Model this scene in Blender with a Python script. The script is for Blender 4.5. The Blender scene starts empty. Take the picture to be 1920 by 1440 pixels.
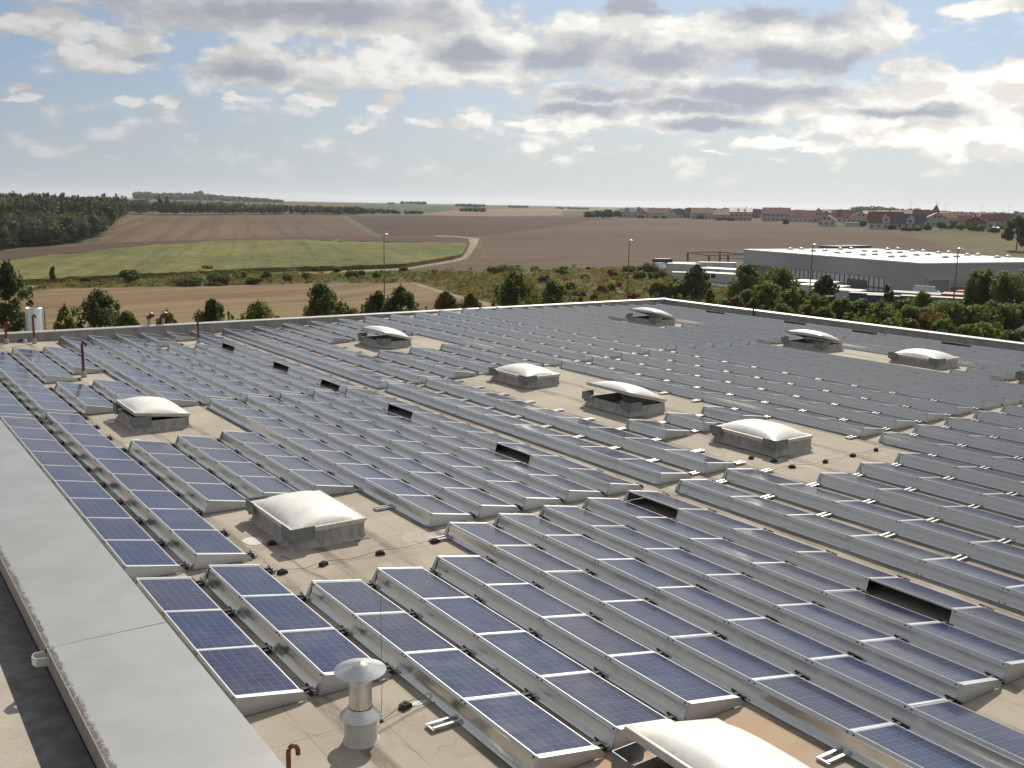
import bpy, math, random
import numpy as np
from mathutils import Vector, Matrix
from mathutils.geometry import delaunay_2d_cdt
random.seed(7); R=math.radians
rng=np.random.default_rng(11)
scn=bpy.context.scene
COL=scn.collection
# ------------------------------------------------------------ camera
CAM=(-4.05060,-17.28285,6.58350); YAW,PITCH,ROLL=R(34.84105),R(-10.28230),R(0.92677)
fw=Vector((math.sin(YAW)*math.cos(PITCH),math.cos(YAW)*math.cos(PITCH),math.sin(PITCH)))
rt=Vector((math.cos(YAW),-math.sin(YAW),0)); up=rt.cross(fw)
rt2=rt*math.cos(ROLL)+up*math.sin(ROLL); up2=-rt*math.sin(ROLL)+up*math.cos(ROLL)
cd=bpy.data.cameras.new('camera'); cam=bpy.data.objects.new('camera',cd); COL.objects.link(cam)
cam.matrix_world=Matrix(((rt2.x,up2.x,-fw.x,CAM[0]),(rt2.y,up2.y,-fw.y,CAM[1]),(rt2.z,up2.z,-fw.z,CAM[2]),(0,0,0,1)))
cd.sensor_width=36; cd.lens=36*1856.216/1920; cd.clip_start=0.1; cd.clip_end=60000
scn.camera=cam
# ------------------------------------------------------------ light
SUN_AZ,SUN_EL=R(46),R(39)      # azimuth measured from +y towards +x
sd=Vector((math.sin(SUN_AZ)*math.cos(SUN_EL),math.cos(SUN_AZ)*math.cos(SUN_EL),math.sin(SUN_EL)))
sl=bpy.data.lights.new('sun','SUN'); sl.energy=4.7; sl.angle=R(0.53); sl.color=(1,0.92,0.80)
so=bpy.data.objects.new('sun',sl); COL.objects.link(so); so.rotation_euler=sd.to_track_quat('Z','Y').to_euler()
so.location=(0,0,60)
scn.view_settings.view_transform='Standard'; scn.view_settings.look='None'
scn.view_settings.exposure=0.0; scn.view_settings.gamma=1
scn.cycles.use_denoising=True
scn.cycles.max_bounces=6; scn.cycles.diffuse_bounces=3; scn.cycles.glossy_bounces=3; scn.cycles.transparent_max_bounces=8
scn.cycles.volume_bounces=0
SKY_STRENGTH=0.09
AZ=[0.13503,0.26894,0.41672,0.57341,0.7318,0.9086,1.06809]
D=[20,40,60,90.0,100.3,111.9,124.8,139.1,155.1,172.9,192.8,215.0,239.7,267.3,298.0,332.3,370.5,413.1,460.6,513.6,572.7,638.5,712.0,793.9,885.1,986.9,1100.4,1227.0,1368.1,1525.4,1700.8,1896.4,2114.5,2357.7,2628.8,2931.2,3268.2,3644.1,4063.2,4530.4,5051.4,5632.3,6280.0,7002.2,7807.5,8705.4,9706.5,10822.7,12067.3,13455.1,15002.4,16727.7,17500]
ZT=[[-9.0,-9.0,-9.0,-9.0,-9.0,-9.038,-9.139,-9.288,-9.47,-9.676,-10.089,-10.647,-11.159,-11.734,-12.346,-12.908,-13.329,-13.522,-13.067,-11.715,-9.931,-6.939,-4.267,-2.225,-0.786,-0.11,0.409,0.827,1.191,1.543,1.859,2.13,2.382,2.64,2.93,3.278,3.75,4.416,5.213,6.077,6.942,7.745,8.42,8.902,9.126,9.005,8.497,7.681,6.637,5.445,4.185,2.939,2.445],[-9.0,-9.0,-9.0,-9.0,-9.0,-9.085,-9.299,-9.595,-9.931,-10.267,-10.766,-11.286,-11.536,-11.692,-11.827,-11.935,-12.008,-12.039,-11.792,-11.179,-10.23,-9.055,-7.908,-6.572,-6.379,-7.424,-6.933,-5.491,-3.78,-2.457,-1.424,-0.425,0.52,1.391,2.167,2.829,3.407,3.993,4.571,5.12,5.621,6.054,6.397,6.631,6.737,6.611,6.103,5.287,4.243,3.051,1.791,0.545,0.051],[-9.0,-9.068,-9.159,-9.3,-9.377,-9.508,-9.684,-9.901,-10.19,-10.897,-11.586,-11.805,-11.905,-11.834,-11.458,-10.963,-10.567,-10.47,-10.54,-10.529,-9.633,-8.136,-6.749,-5.407,-4.592,-4.159,-3.819,-3.429,-2.822,-1.831,-0.61,0.641,1.725,2.441,2.666,2.786,2.893,2.984,3.059,3.117,3.157,3.179,3.16,2.936,2.501,1.89,1.138,0.282,-0.643,-1.602,-2.56,-3.481,-3.843],[-9.0,-9.074,-9.175,-9.3,-9.34,-9.386,-9.443,-9.515,-9.618,-9.86,-10.199,-10.537,-10.853,-11.212,-11.503,-11.612,-11.133,-10.169,-9.228,-8.36,-7.437,-6.428,-5.081,-3.598,-2.935,-2.646,-2.44,-2.263,-2.061,-1.78,-1.32,-0.739,-0.169,0.26,0.454,0.594,0.722,0.835,0.932,1.008,1.063,1.092,1.075,0.851,0.416,-0.195,-0.947,-1.803,-2.728,-3.687,-4.645,-5.566,-5.928],[-9.0,-9.077,-9.185,-9.3,-9.329,-9.357,-9.388,-9.429,-9.501,-9.749,-9.979,-9.94,-9.689,-9.373,-8.991,-8.52,-7.978,-7.365,-6.54,-5.626,-4.804,-3.993,-3.506,-3.24,-3.008,-2.826,-2.713,-2.685,-2.74,-2.861,-3.032,-3.238,-3.463,-3.693,-3.911,-4.102,-4.259,-4.395,-4.518,-4.634,-4.748,-4.868,-5.0,-5.15,-5.324,-5.53,-5.772,-6.198,-7.114,-8.396,-9.898,-11.475,-12.117],[-9.0,-9.094,-9.233,-9.3,-9.259,-9.161,-9.048,-8.964,-8.982,-9.496,-10.159,-10.57,-10.902,-10.971,-10.39,-9.311,-8.075,-6.992,-5.904,-4.818,-3.835,-3.085,-2.926,-2.789,-2.679,-2.598,-2.55,-2.54,-2.624,-2.805,-3.051,-3.333,-3.622,-3.887,-4.099,-4.228,-4.279,-4.316,-4.345,-4.367,-4.386,-4.403,-4.422,-4.444,-4.472,-4.509,-4.558,-4.803,-5.644,-6.931,-8.487,-10.135,-10.804],[-9.0,-9.094,-9.233,-9.3,-9.045,-8.472,-7.892,-7.609,-7.856,-8.403,-8.839,-8.91,-8.932,-8.925,-8.671,-8.147,-7.435,-6.475,-4.044,-2.519,-2.226,-2.264,-2.342,-2.443,-2.548,-2.642,-2.706,-2.723,-2.719,-2.71,-2.697,-2.683,-2.668,-2.656,-2.646,-2.642,-2.66,-2.736,-2.866,-3.046,-3.271,-3.538,-3.843,-4.18,-4.546,-4.937,-5.348,-5.901,-6.869,-8.146,-9.611,-11.14,-11.763]]
FIELDS=[["dirt_track",[[242.6,374.3],[249.2,382.0],[247.5,372.4],[212.1,320.2],[192.6,292.7],[175.4,268.2],[159.9,251.1],[127.1,222.6],[108.6,223.5],[95.2,221.0],[97.4,226.2],[111.4,229.2],[130.6,229.6],[166.0,261.8],[176.5,273.4],[197.1,303.2],[219.2,335.6]]],["dirt_track",[[245.3,409.6],[241.5,403.2],[244.7,392.9],[242.7,371.7],[248.3,379.7],[249.9,399.7]]],["dirt_track",[[104.8,179.5],[105.2,178.6],[93.3,142.5],[87.0,119.3],[84.2,109.9],[82.2,109.1],[84.1,117.3],[91.3,141.0]]],["dirt_track",[[21.2,197.4],[29.6,197.2],[31.9,196.8],[31.0,191.5],[27.3,188.6],[19.9,187.0]]],["green_strip",[[349.6,745.8],[355.6,744.4],[227.4,430.7],[221.5,429.0]]],["track_verge",[[247.5,372.4],[230.3,343.3],[191.1,283.5],[179.4,269.7],[170.0,261.0],[192.6,292.7],[212.1,320.2]]],["field_tip",[[167.3,373.2],[197.5,416.2],[184.4,386.6],[167.4,359.1],[162.8,355.3]]],["corn_field",[[21.8,248.6],[38.3,297.1],[57.7,332.7],[78.5,351.9],[103.1,374.5],[131.1,397.1],[162.8,378.4],[169.4,356.0],[184.3,346.0],[211.7,327.3],[200.4,308.1],[178.3,275.7],[166.0,261.8],[131.2,230.6],[109.7,231.1],[96.0,232.6],[70.1,224.0],[55.8,217.3],[35.9,205.5],[25.7,196.8],[16.0,191.1]]],["ploughed_strip",[[32.6,370.9],[50.0,390.8],[70.8,405.7],[90.7,424.7],[116.1,432.5],[169.5,436.5],[200.6,445.9],[224.7,423.9],[243.0,374.1],[225.5,345.0],[211.2,325.7],[211.7,327.3],[184.3,346.0],[169.4,356.0],[163.9,381.1],[131.1,397.1],[103.1,374.5],[78.5,351.9],[57.7,332.7],[38.3,297.1],[20.8,249.2]]],["hill_field",[[90.7,424.7],[117.9,520.1],[189.0,771.1],[264.6,803.6],[355.3,758.3],[221.5,429.0],[200.6,445.9],[169.5,436.5],[116.1,432.5]]],["cloud_shaded_field",[[351.5,735.7],[404.9,695.9],[551.5,624.0],[353.3,454.6],[294.1,413.2],[251.0,386.7],[225.8,427.7]]],["light_field",[[425.4,750.3],[544.4,914.1],[1049.8,1352.9],[568.5,726.9],[430.0,654.7]]],["light_field",[[713.7,1161.4],[2855.6,3338.7],[1633.4,1904.2],[1004.8,1294.3],[558.4,937.8]]],["olive_field",[[390.9,811.2],[438.1,857.0],[506.3,872.9],[436.9,742.4],[362.8,752.4]]],["green_field",[[789.1,1646.2],[1354.9,2352.9],[1158.9,1885.7],[615.1,995.7],[537.8,939.3],[597.5,1244.4]]],["yard",[[187.0,185.8],[238.1,196.5],[195.1,88.3],[196.5,68.8],[142.4,45.2],[137.9,59.2],[140.0,85.9],[142.3,101.3],[150.3,121.3],[150.9,137.1],[167.4,164.7]]],["village_meadow",[[402.7,257.5],[425.0,253.1],[429.7,220.1],[448.2,184.2],[300.3,117.3],[315.7,166.1],[329.4,184.0],[355.7,209.0]]],["village_ground",[[575.6,504.6],[596.5,494.3],[554.7,413.2],[468.1,298.8],[468.2,241.4],[519.0,216.0],[1823.4,800.3],[1203.1,971.3],[988.9,877.4]]],["brown_field",[[248.7,372.0],[353.3,454.6],[551.5,624.0],[648.6,591.8],[555.8,486.8],[523.2,414.0],[494.9,367.0],[456.2,290.8],[448.7,230.7],[496.7,206.0],[300.3,117.3],[277.2,159.1],[234.2,197.5],[178.8,177.0],[167.1,193.9],[161.7,221.8],[139.1,217.7],[132.8,221.4],[135.0,231.3],[161.4,253.6],[179.4,269.7],[191.1,283.5]]],["stubble_field",[[14.0,171.0],[20.5,171.6],[32.7,187.9],[52.7,191.8],[84.1,194.5],[93.4,191.9],[104.8,179.5],[92.0,142.1],[84.7,118.2],[83.3,108.5],[45.9,54.5],[1.1,43.9]]]]
BUSH=[[34.3,202.0,0.6,3.6,"slim"],[40.0,199.9,1.07,1.67,"d"],[50.2,205.9,2.47,2.85,"d"],[43.1,199.9,1.2,0.96,"o"],[59.3,194.3,3.81,1.9,"d"],[65.9,194.6,2.64,2.88,"d"],[74.0,195.0,1.95,1.58,"d"],[75.5,232.7,1.84,1.98,"g"],[77.1,212.9,1.84,1.84,"g"],[82.0,208.5,1.3,1.95,"d"],[85.6,204.3,1.29,1.55,"o"],[106.5,222.4,1.28,1.56,"d"],[101.9,203.9,1.98,1.98,"d"],[105.2,205.5,1.07,1.74,"o"],[105.6,197.9,1.17,1.95,"g"],[121.4,213.4,1.27,1.56,"g"],[122.8,199.9,0.81,1.36,"g"],[91.0,206.0,1.18,1.57,"o"],[104.8,231.2,1.32,1.17,"d"],[139.0,191.4,4.63,2.32,"d"],[135.2,191.9,1.62,2.03,"g"],[151.0,195.7,1.28,1.28,"g"],[144.4,174.6,1.57,2.22,"g"],[140.0,160.9,0.99,1.11,"o"],[151.6,165.2,1.03,1.42,"r"],[159.1,167.8,1.59,1.86,"d"],[159.1,177.5,0.68,0.82,"o"],[160.7,185.3,0.56,0.56,"r"],[145.7,153.9,1.1,1.35,"d"],[123.6,132.5,0.95,1.7,"g"],[160.7,168.8,1.61,1.74,"g"],[150.0,153.3,1.61,1.61,"d"],[152.1,151.0,1.61,1.73,"d"],[163.8,165.7,2.41,2.27,"o"],[156.1,152.7,1.51,2.14,"d"],[124.2,113.7,3.36,3.46,"g"],[120.9,115.1,2.35,3.14,"g"],[125.9,110.4,2.55,3.63,"g"],[147.7,160.0,1.13,1.26,"r"],[105.5,115.8,0.74,1.21,"r"],[112.1,112.7,1.13,1.41,"r"],[131.8,139.7,0.89,1.12,"o"],[117.3,127.4,1.22,1.73,"o"],[106.9,121.6,1.34,1.44,"o"],[117.6,137.7,1.06,1.8,"g"],[126.8,159.0,1.42,1.77,"o"],[106.8,136.2,1.22,1.53,"o"],[143.6,176.1,1.05,1.44,"d"]]
TREES=[[8.5,73.9,1.49,10.18,"dark"],[14.3,68.8,2.09,8.09,"dark"],[10.7,63.4,0.88,7.45,"light"],[15.4,64.4,1.0,6.84,"mid"],[23.6,68.4,1.6,7.02,"dark"],[25.9,63.3,1.76,7.25,"light"],[18.3,63.7,0.91,6.77,"light"],[34.7,70.5,1.97,8.27,"dark"],[35.5,65.8,0.99,6.41,"light"],[40.5,70.0,1.69,7.25,"dark"],[42.5,68.9,1.8,7.78,"dark"],[47.4,68.5,1.62,7.11,"yellow"],[49.5,67.2,1.62,6.92,"yellow"],[55.5,68.0,2.47,8.93,"darkorange"],[61.3,68.7,1.69,7.82,"mid"],[62.3,65.4,0.51,6.37,"dark"],[107.5,83.0,2.34,7.54,"mid"],[110.5,79.5,2.59,7.19,"mid"],[123.8,109.4,1.75,6.32,"dark"],[88.1,71.5,0.76,5.65,"yellow"],[78.6,58.3,1.09,6.24,"orange"],[78.4,55.6,0.95,6.23,"orange"],[90.6,64.3,2.15,6.69,"light"],[90.3,60.1,1.97,6.49,"mid"],[86.5,53.6,1.61,6.46,"light"],[114.6,74.5,1.62,6.27,"dark"],[77.3,47.5,1.12,6.28,"orange"],[84.0,48.7,1.54,6.54,"mid"],[85.3,46.9,1.78,6.46,"mid"],[84.6,44.4,1.98,6.35,"light"],[101.4,55.2,1.52,6.56,"darktree"],[89.5,44.3,1.57,5.52,"mid"],[90.5,42.8,2.05,5.35,"orange"],[104.0,54.9,1.54,4.2,"mid"],[96.8,44.0,2.29,5.29,"mid"],[98.0,42.0,2.29,4.8,"mid"],[109.3,46.3,2.38,3.76,"darkg"],[112.3,45.1,2.56,3.57,"mid"],[89.9,36.0,1.98,4.31,"light"],[78.7,38.8,1.29,5.82,"light"],[118.8,61.6,1.26,3.96,"mid"],[117.2,52.7,1.58,7.45,"willow"],[117.0,48.9,2.23,7.1,"willow"],[78.3,46.3,1.34,6.09,"mid"],[74.9,40.7,1.37,6.19,"mid"],[81.2,35.0,1.62,5.81,"mid"],[80.5,28.3,1.24,5.6,"mid"],[77.3,50.7,1.48,6.04,"light"],[82.3,33.1,1.4,5.43,"light"],[77.8,59.2,1.21,5.86,"mid"],[89.9,66.6,1.63,5.73,"mid"],[79.6,37.5,1.29,5.69,"light"]]
FARTREE=[[346.3,172.9,5.15,12.03,"dark"]]
VTREES=[[504.8,609.0,5.22,5.22,"d"],[514.6,609.5,5.26,6.14,"d"],[525.4,610.4,5.75,7.08,"d"],[536.9,611.7,4.47,6.26,"d"],[556.9,515.7,5.0,3.33,"d"],[547.4,497.2,3.25,2.84,"d"],[496.2,403.2,2.11,3.52,"d"],[643.4,461.6,1.3,3.9,"d"],[494.5,345.1,2.32,3.65,"d"],[460.7,302.6,2.43,2.74,"d"],[459.6,281.5,2.38,2.97,"d"],[480.4,286.7,2.77,3.7,"d"],[473.4,276.3,3.32,4.83,"d"],[465.7,267.3,2.66,3.55,"g"],[449.6,252.0,2.56,2.84,"d"],[452.2,248.7,2.28,3.13,"g"],[446.6,240.2,2.24,1.96,"g"],[440.9,234.9,2.2,2.2,"d"],[493.2,261.3,1.23,2.15,"d"],[475.1,247.9,1.18,2.07,"d"],[563.5,595.8,2.25,2.7,"d"],[574.8,597.0,2.73,2.27,"d"],[565.4,616.1,3.67,1.84,"d"],[597.0,577.3,2.73,3.64,"g"],[448.7,285.7,3.52,2.05,"d"],[450.2,280.7,2.34,2.05,"g"]]
HOUSES=[[569.5,637.5,12.66,7.5,4.69,0.719,"slate","pale","w"],[586.1,640.6,17.14,8.57,5.24,0.731,"slate","grey","w"],[569.3,616.8,10.59,6.91,3.22,0.735,"brown","cream","g"],[589.1,619.7,17.35,8.44,4.22,0.75,"red","white","w"],[604.7,621.8,11.89,8.56,3.8,0.761,"slate","white","g"],[616.4,623.3,8.17,7.69,3.84,0.769,"slate","pale","w"],[626.8,624.7,9.21,6.3,2.91,0.777,"red","brick","w"],[599.0,577.4,17.34,9.13,5.02,0.792,"red","blue","w"],[622.5,578.5,17.23,7.45,3.73,0.811,"red","pink","w"],[576.7,514.5,16.54,9.76,6.79,0.829,"pinkroof","cream","w"],[729.0,639.7,10.61,8.48,4.24,0.84,"red","brick","w"],[592.7,494.3,19.9,10.16,5.5,0.862,"red","blue","w"],[578.0,458.7,16.61,8.51,4.05,0.885,"orange","white","w"],[598.2,459.2,13.65,9.93,4.96,0.901,"red","grey","g"],[490.8,368.0,10.14,6.42,3.38,0.909,"red","white","g"],[654.3,480.0,8.89,9.33,4.44,0.924,"red","grey","w"],[613.8,443.8,9.97,9.14,4.15,0.93,"orange","white","w"],[604.6,427.3,13.4,8.12,4.87,0.94,"orange","cream","g"],[499.0,354.8,9.78,2.36,2.19,0.934,"flat","white","w"],[466.7,310.7,17.31,9.27,3.71,0.962,"darkred","white","w"],[473.0,300.3,13.89,8.03,3.09,0.983,"slate","white","w"],[557.5,348.3,11.91,9.75,5.05,0.994,"red","green","w"],[548.8,333.1,12.34,8.11,4.94,1.006,"red","green","g"],[684.2,408.1,13.95,7.85,4.36,1.017,"orange","pink","w"],[853.7,591.7,25.5,8.5,5.67,0.953,"orange","cream","w"],[733.8,547.2,7.51,8.51,4.5,0.918,"orange","pale","w"],[506.7,283.7,10.22,6.71,4.15,1.038,"brick","brick","g"],[570.7,328.7,7.95,6.87,3.61,1.029,"orange","grey","w"],[531.5,291.1,5.99,7.66,4.66,1.048,"red","pale","w"],[557.4,301.4,6.61,8.0,4.87,1.055,"orange","yellow","g"],[528.6,279.4,10.51,7.88,4.6,1.063,"brown","grey","w"],[880.0,673.9,19.35,9.07,5.44,0.907,"orange","pale","w"],[1003.4,679.5,27.72,9.24,5.94,0.966,"orange","cream","w"],[1063.8,696.8,17.99,8.3,4.84,0.981,"red","pale","w"],[1013.3,654.9,19.71,9.85,5.91,0.987,"orange","cream","w"],[1024.7,631.2,18.34,8.52,5.24,1.008,"orange","pink","w"],[810.1,477.1,13.34,6.67,4.11,1.025,"orange","cream","w"],[970.2,546.7,13.34,8.49,5.46,1.046,"orange","pale","w"],[660.8,343.6,12.23,8.15,5.3,1.073,"brown","cream","w"],[740.4,641.8,10.71,8.03,4.82,0.846,"slate","pale","w"],[683.7,632.5,14.27,8.16,5.1,0.814,"red","brick","w"],[638.2,650.3,9.98,6.99,3.99,0.766,"red","pale","w"]]
DOMES=[[198.0,150.5],[201.9,150.2],[195.6,141.5],[200.2,141.6],[212.8,146.6],[218.2,147.3],[193.7,133.0],[198.0,133.0],[210.1,137.4],[211.2,135.1],[191.2,124.0],[195.5,123.9],[225.7,141.6],[232.1,142.9],[207.9,128.8],[212.2,128.8],[190.1,115.9],[194.2,115.7],[224.3,133.4],[226.9,132.0],[204.6,119.3],[209.6,119.6],[221.2,124.2],[226.4,124.7],[202.0,110.4],[207.9,111.3],[218.4,115.0],[221.4,114.1],[215.5,106.0],[220.4,106.2]]
LAMPS=[[67.3,120.3,11.68],[92.5,92.2,11.09],[104.7,69.3,10.83],[109.7,51.6,9.99]]
TURB=[[7483.7,4976.0],[8019.9,5068.6],[8306.1,5177.1],[9063.0,5277.8],[8742.3,4830.6]]
WHITE=[[25.2,9.69,16.25,1.88],[21.74,7.1,6.25,1.56],[13.13,7.03,4.06,1.0],[14.46,7.9,2.5,0.94],[10.72,8.52,3.44,1.09],[32.77,8.43,10.31,2.81],[42.47,8.51,8.75,2.66],[50.09,8.67,6.25,2.5],[53.29,9.1,2.81,2.19],[39.64,5.71,7.5,1.72],[47.49,5.71,7.81,1.72],[53.04,5.38,6.25,1.88],[57.71,5.56,6.88,1.88],[60.14,6.01,3.75,1.88],[24.0,6.5,8.12,0.94],[28.65,7.22,5.0,1.88],[55.53,7.19,2.5,0.62],[14.19,5.03,0.88,0.44],[15.97,5.39,1.06,0.5],[19.87,5.43,0.75,0.34],[23.69,5.38,2.03,0.5],[27.91,5.28,1.41,0.62],[25.93,3.91,1.06,0.28],[30.12,4.36,1.41,0.56],[32.36,4.35,1.56,0.56],[36.1,4.29,1.88,0.44],[37.9,4.12,1.25,0.31],[8.46,5.31,0.78,0.44],[8.66,4.76,1.09,0.25],[48.75,3.52,2.81,0.44],[51.54,3.52,1.88,0.44],[46.2,3.09,0.78,0.22],[49.09,2.53,1.19,0.28],[44.1,4.54,3.44,0.78],[57.08,4.11,6.25,0.94],[60.41,3.14,5.0,0.78],[60.25,7.4,0.94,0.38],[9.73,8.31,1.88,0.69],[59.51,10.06,2.81,0.56],[38.83,3.17,0.62,0.16]]
GREY=[[22.93,9.85,10.31,1.0],[19.77,6.66,3.44,0.62],[32.18,8.14,2.81,0.94],[37.8,8.09,2.81,1.25],[43.07,7.96,4.38,1.09],[49.6,7.74,6.88,1.0],[49.99,10.25,5.62,0.88],[39.33,6.27,5.0,0.62],[48.03,6.12,5.94,0.69],[44.06,5.44,4.38,0.44],[55.69,5.2,3.44,0.38],[37.58,5.26,3.75,0.5],[46.13,4.45,3.12,0.44],[15.74,7.33,1.88,0.38],[42.95,10.72,7.81,0.5]]
FOREST=[[28.0,372.4],[51.4,401.2],[65.3,418.6],[79.4,430.6],[92.3,447.1],[103.7,478.9],[120.3,536.2],[148.2,633.9],[183.3,754.0],[201.1,826.9],[134.6,757.4],[61.9,756.2]]
BELT=[[190.5,783.4],[273.7,831.3],[315.7,793.0],[365.0,772.7],[400.2,848.0],[360.9,907.5],[320.7,974.6],[221.2,909.4]]

# ------------------------------------------------------------ node helper
class NT:
    def __init__(s,nt): s.nt=nt; nt.nodes.clear()
    def n(s,t,inp=None,**kw):
        o=s.nt.nodes.new(t)
        for k,v in kw.items(): setattr(o,k,v)
        for k,v in (inp or {}).items():
            if isinstance(v,bpy.types.NodeSocket): s.nt.links.new(v,o.inputs[k])
            else: o.inputs[k].default_value=v
        return o
    def m(s,op,a,b=None,c=None,clamp=False):
        o=s.nt.nodes.new('ShaderNodeMath'); o.operation=op; o.use_clamp=clamp
        for i,v in enumerate((a,b,c)):
            if v is None: continue
            if isinstance(v,bpy.types.NodeSocket): s.nt.links.new(v,o.inputs[i])
            else: o.inputs[i].default_value=v
        return o.outputs[0]
    def mix(s,f,a,b,bt='MIX'):
        o=s.nt.nodes.new('ShaderNodeMix'); o.data_type='RGBA'; o.blend_type=bt; o.clamp_factor=True
        for i,v in ((0,f),(6,a),(7,b)):
            if isinstance(v,bpy.types.NodeSocket): s.nt.links.new(v,o.inputs[i])
            elif i==0: o.inputs[0].default_value=v
            else: o.inputs[i].default_value=(*v[:3],1)
        return o.outputs[2]
    def ss(s,x,a,b,lo=0,hi=1):
        o=s.nt.nodes.new('ShaderNodeMapRange'); o.interpolation_type='SMOOTHSTEP'
        s.nt.links.new(x,o.inputs[0]); o.inputs[1].default_value=a; o.inputs[2].default_value=b; o.inputs[3].default_value=lo; o.inputs[4].default_value=hi
        return o.outputs[0]
    def noise(s,vec,scale,detail=4,rough=.55,dist=0,dims='3D'):
        o=s.n('ShaderNodeTexNoise',{'Scale':scale,'Detail':detail,'Roughness':rough,'Distortion':dist},noise_dimensions=dims)
        if vec is not None: s.nt.links.new(vec,o.inputs['Vector'])
        return o.outputs['Fac']
    def sc(s,vec,v):
        o=s.n('ShaderNodeVectorMath',{0:vec,1:v},operation='MULTIPLY'); return o.outputs[0]
# ------------------------------------------------------------ world
w=bpy.data.worlds.new('World'); scn.world=w; w.use_nodes=True
N=NT(w.node_tree)
sky=N.n('ShaderNodeTexSky',sky_type='NISHITA',sun_disc=False,sun_elevation=SUN_EL,sun_rotation=SUN_AZ,altitude=250,air_density=1.0,dust_density=1.6,ozone_density=1.3)
tc=N.n('ShaderNodeTexCoord'); gv=tc.outputs['Generated']
sx=N.n('ShaderNodeSeparateXYZ',{0:gv})
az=N.m('MULTIPLY',N.m('ARCTAN2',sx.outputs[0],sx.outputs[1]),57.29578)
el=N.m('MULTIPLY',N.m('ARCSINE',sx.outputs[2]),57.29578)
ae=N.n('ShaderNodeCombineXYZ',{0:az,1:el}).outputs[0]
nv=N.sc(ae,(0.55,1.05,1))
wob=N.n('ShaderNodeTexNoise',{'Vector':nv,'Scale':0.22,'Detail':3,'Roughness':.6}).outputs['Color']
wv=N.n('ShaderNodeVectorMath',{0:N.n('ShaderNodeVectorMath',{0:wob,1:(.5,.5,.5)},operation='SUBTRACT').outputs[0],1:(3.2,1.6,0)},operation='MULTIPLY').outputs[0]
aw=N.n('ShaderNodeVectorMath',{0:ae,1:wv},operation='ADD').outputs[0]
wob2=N.n('ShaderNodeTexNoise',{'Vector':nv,'Scale':0.9,'Detail':5,'Roughness':.62}).outputs['Color']
wv2=N.n('ShaderNodeVectorMath',{0:N.n('ShaderNodeVectorMath',{0:wob2,1:(.5,.5,.5)},operation='SUBTRACT').outputs[0],1:(2.6,1.25,0)},operation='MULTIPLY').outputs[0]
aw=N.n('ShaderNodeVectorMath',{0:aw,1:wv2},operation='ADD').outputs[0]
big=N.noise(N.sc(ae,(0.30,0.62,1)),0.62,5,.6,.4,'2D')
def blobs(L,src):
    cur=None
    for a,e,ra,re in L:
        d=N.n('ShaderNodeVectorMath',{0:src,1:(a,e,0)},operation='SUBTRACT').outputs[0]
        q=N.sc(d,(1/ra,1/re,0))
        l=N.n('ShaderNodeVectorMath',{0:q},operation='LENGTH').outputs[1]
        cur=l if cur is None else N.m('SMOOTH_MIN',cur,l,0.07)
    return N.m('SUBTRACT',1.0,cur)
MW=blobs(WHITE,aw); MG=blobs(GREY,aw)
def puff(vec):
    a=N.noise(vec,0.42,7,.60,0.5,'2D')
    v_=N.n('ShaderNodeTexVoronoi',{'Vector':vec,'Scale':.50,'Detail':3.0,'Roughness':.55},feature='F1',voronoi_dimensions='2D').outputs['Distance']
    return N.m('ADD',N.m('MULTIPLY',a,.6),N.m('MULTIPLY',N.m('SUBTRACT',1.05,v_),.36))
f1=puff(nv); f2=puff(N.n('ShaderNodeVectorMath',{0:nv,1:(0.25,.75,0)},operation='ADD').outputs[0])
out_ext=N.ss(el,13.5,26)      # broken cloud above the frame as well
gen=N.m('MULTIPLY',out_ext,N.ss(N.noise(N.sc(ae,(.5,.8,1)),0.1,4),.45,.62,-.4,.9))
side=N.m('MULTIPLY',N.m('MULTIPLY',N.ss(N.m('ABSOLUTE',N.m('SUBTRACT',az,35)),33,60),N.ss(el,2,8)),N.ss(N.noise(ae,0.09,3),.36,.52,-.3,.9))
MW2=N.m('MAXIMUM',N.m('MAXIMUM',MW,gen),side)
MW2=N.m('ADD',MW2,N.m('MULTIPLY',N.m('MINIMUM',N.m('ADD',MW2,.03),0.0),2.5))
dens=N.m('ADD',N.m('ADD',MW2,.20),N.m('MULTIPLY',N.m('SUBTRACT',f1,.5),1.45))
alpha=N.ss(dens,0.0,0.42)
lit=N.m('SUBTRACT',f1,f2)
gg=N.m('ADD',N.m('MULTIPLY',MG,1.0),N.m('ADD',N.m('MULTIPLY',N.m('SUBTRACT',f1,.52),1.5),N.m('MULTIPLY',N.m('SUBTRACT',big,.5),1.5)))
grey=N.ss(gg,-0.75,0.62)
grey=N.m('MULTIPLY',grey,0.97)
grey=N.m('ADD',grey,N.m('MULTIPLY',out_ext,.35),clamp=True)
tosun=N.ss(az,5,50)
K=1/SKY_STRENGTH
def k3(c): return tuple(v*K for v in c)
wc=N.mix(tosun,k3((.66,.66,.67)),k3((1.12,1.09,1.02)))
wc=N.mix(N.ss(lit,-.16,.14),N.mix(.74,(0,0,0),wc),wc)
wc=N.mix(N.ss(dens,0.0,0.5),N.mix(.86,(0,0,0),wc),wc)
gc=N.mix(tosun,k3((.30,.325,.385)),k3((.41,.44,.51)))
cc=N.mix(grey,wc,gc)
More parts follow.
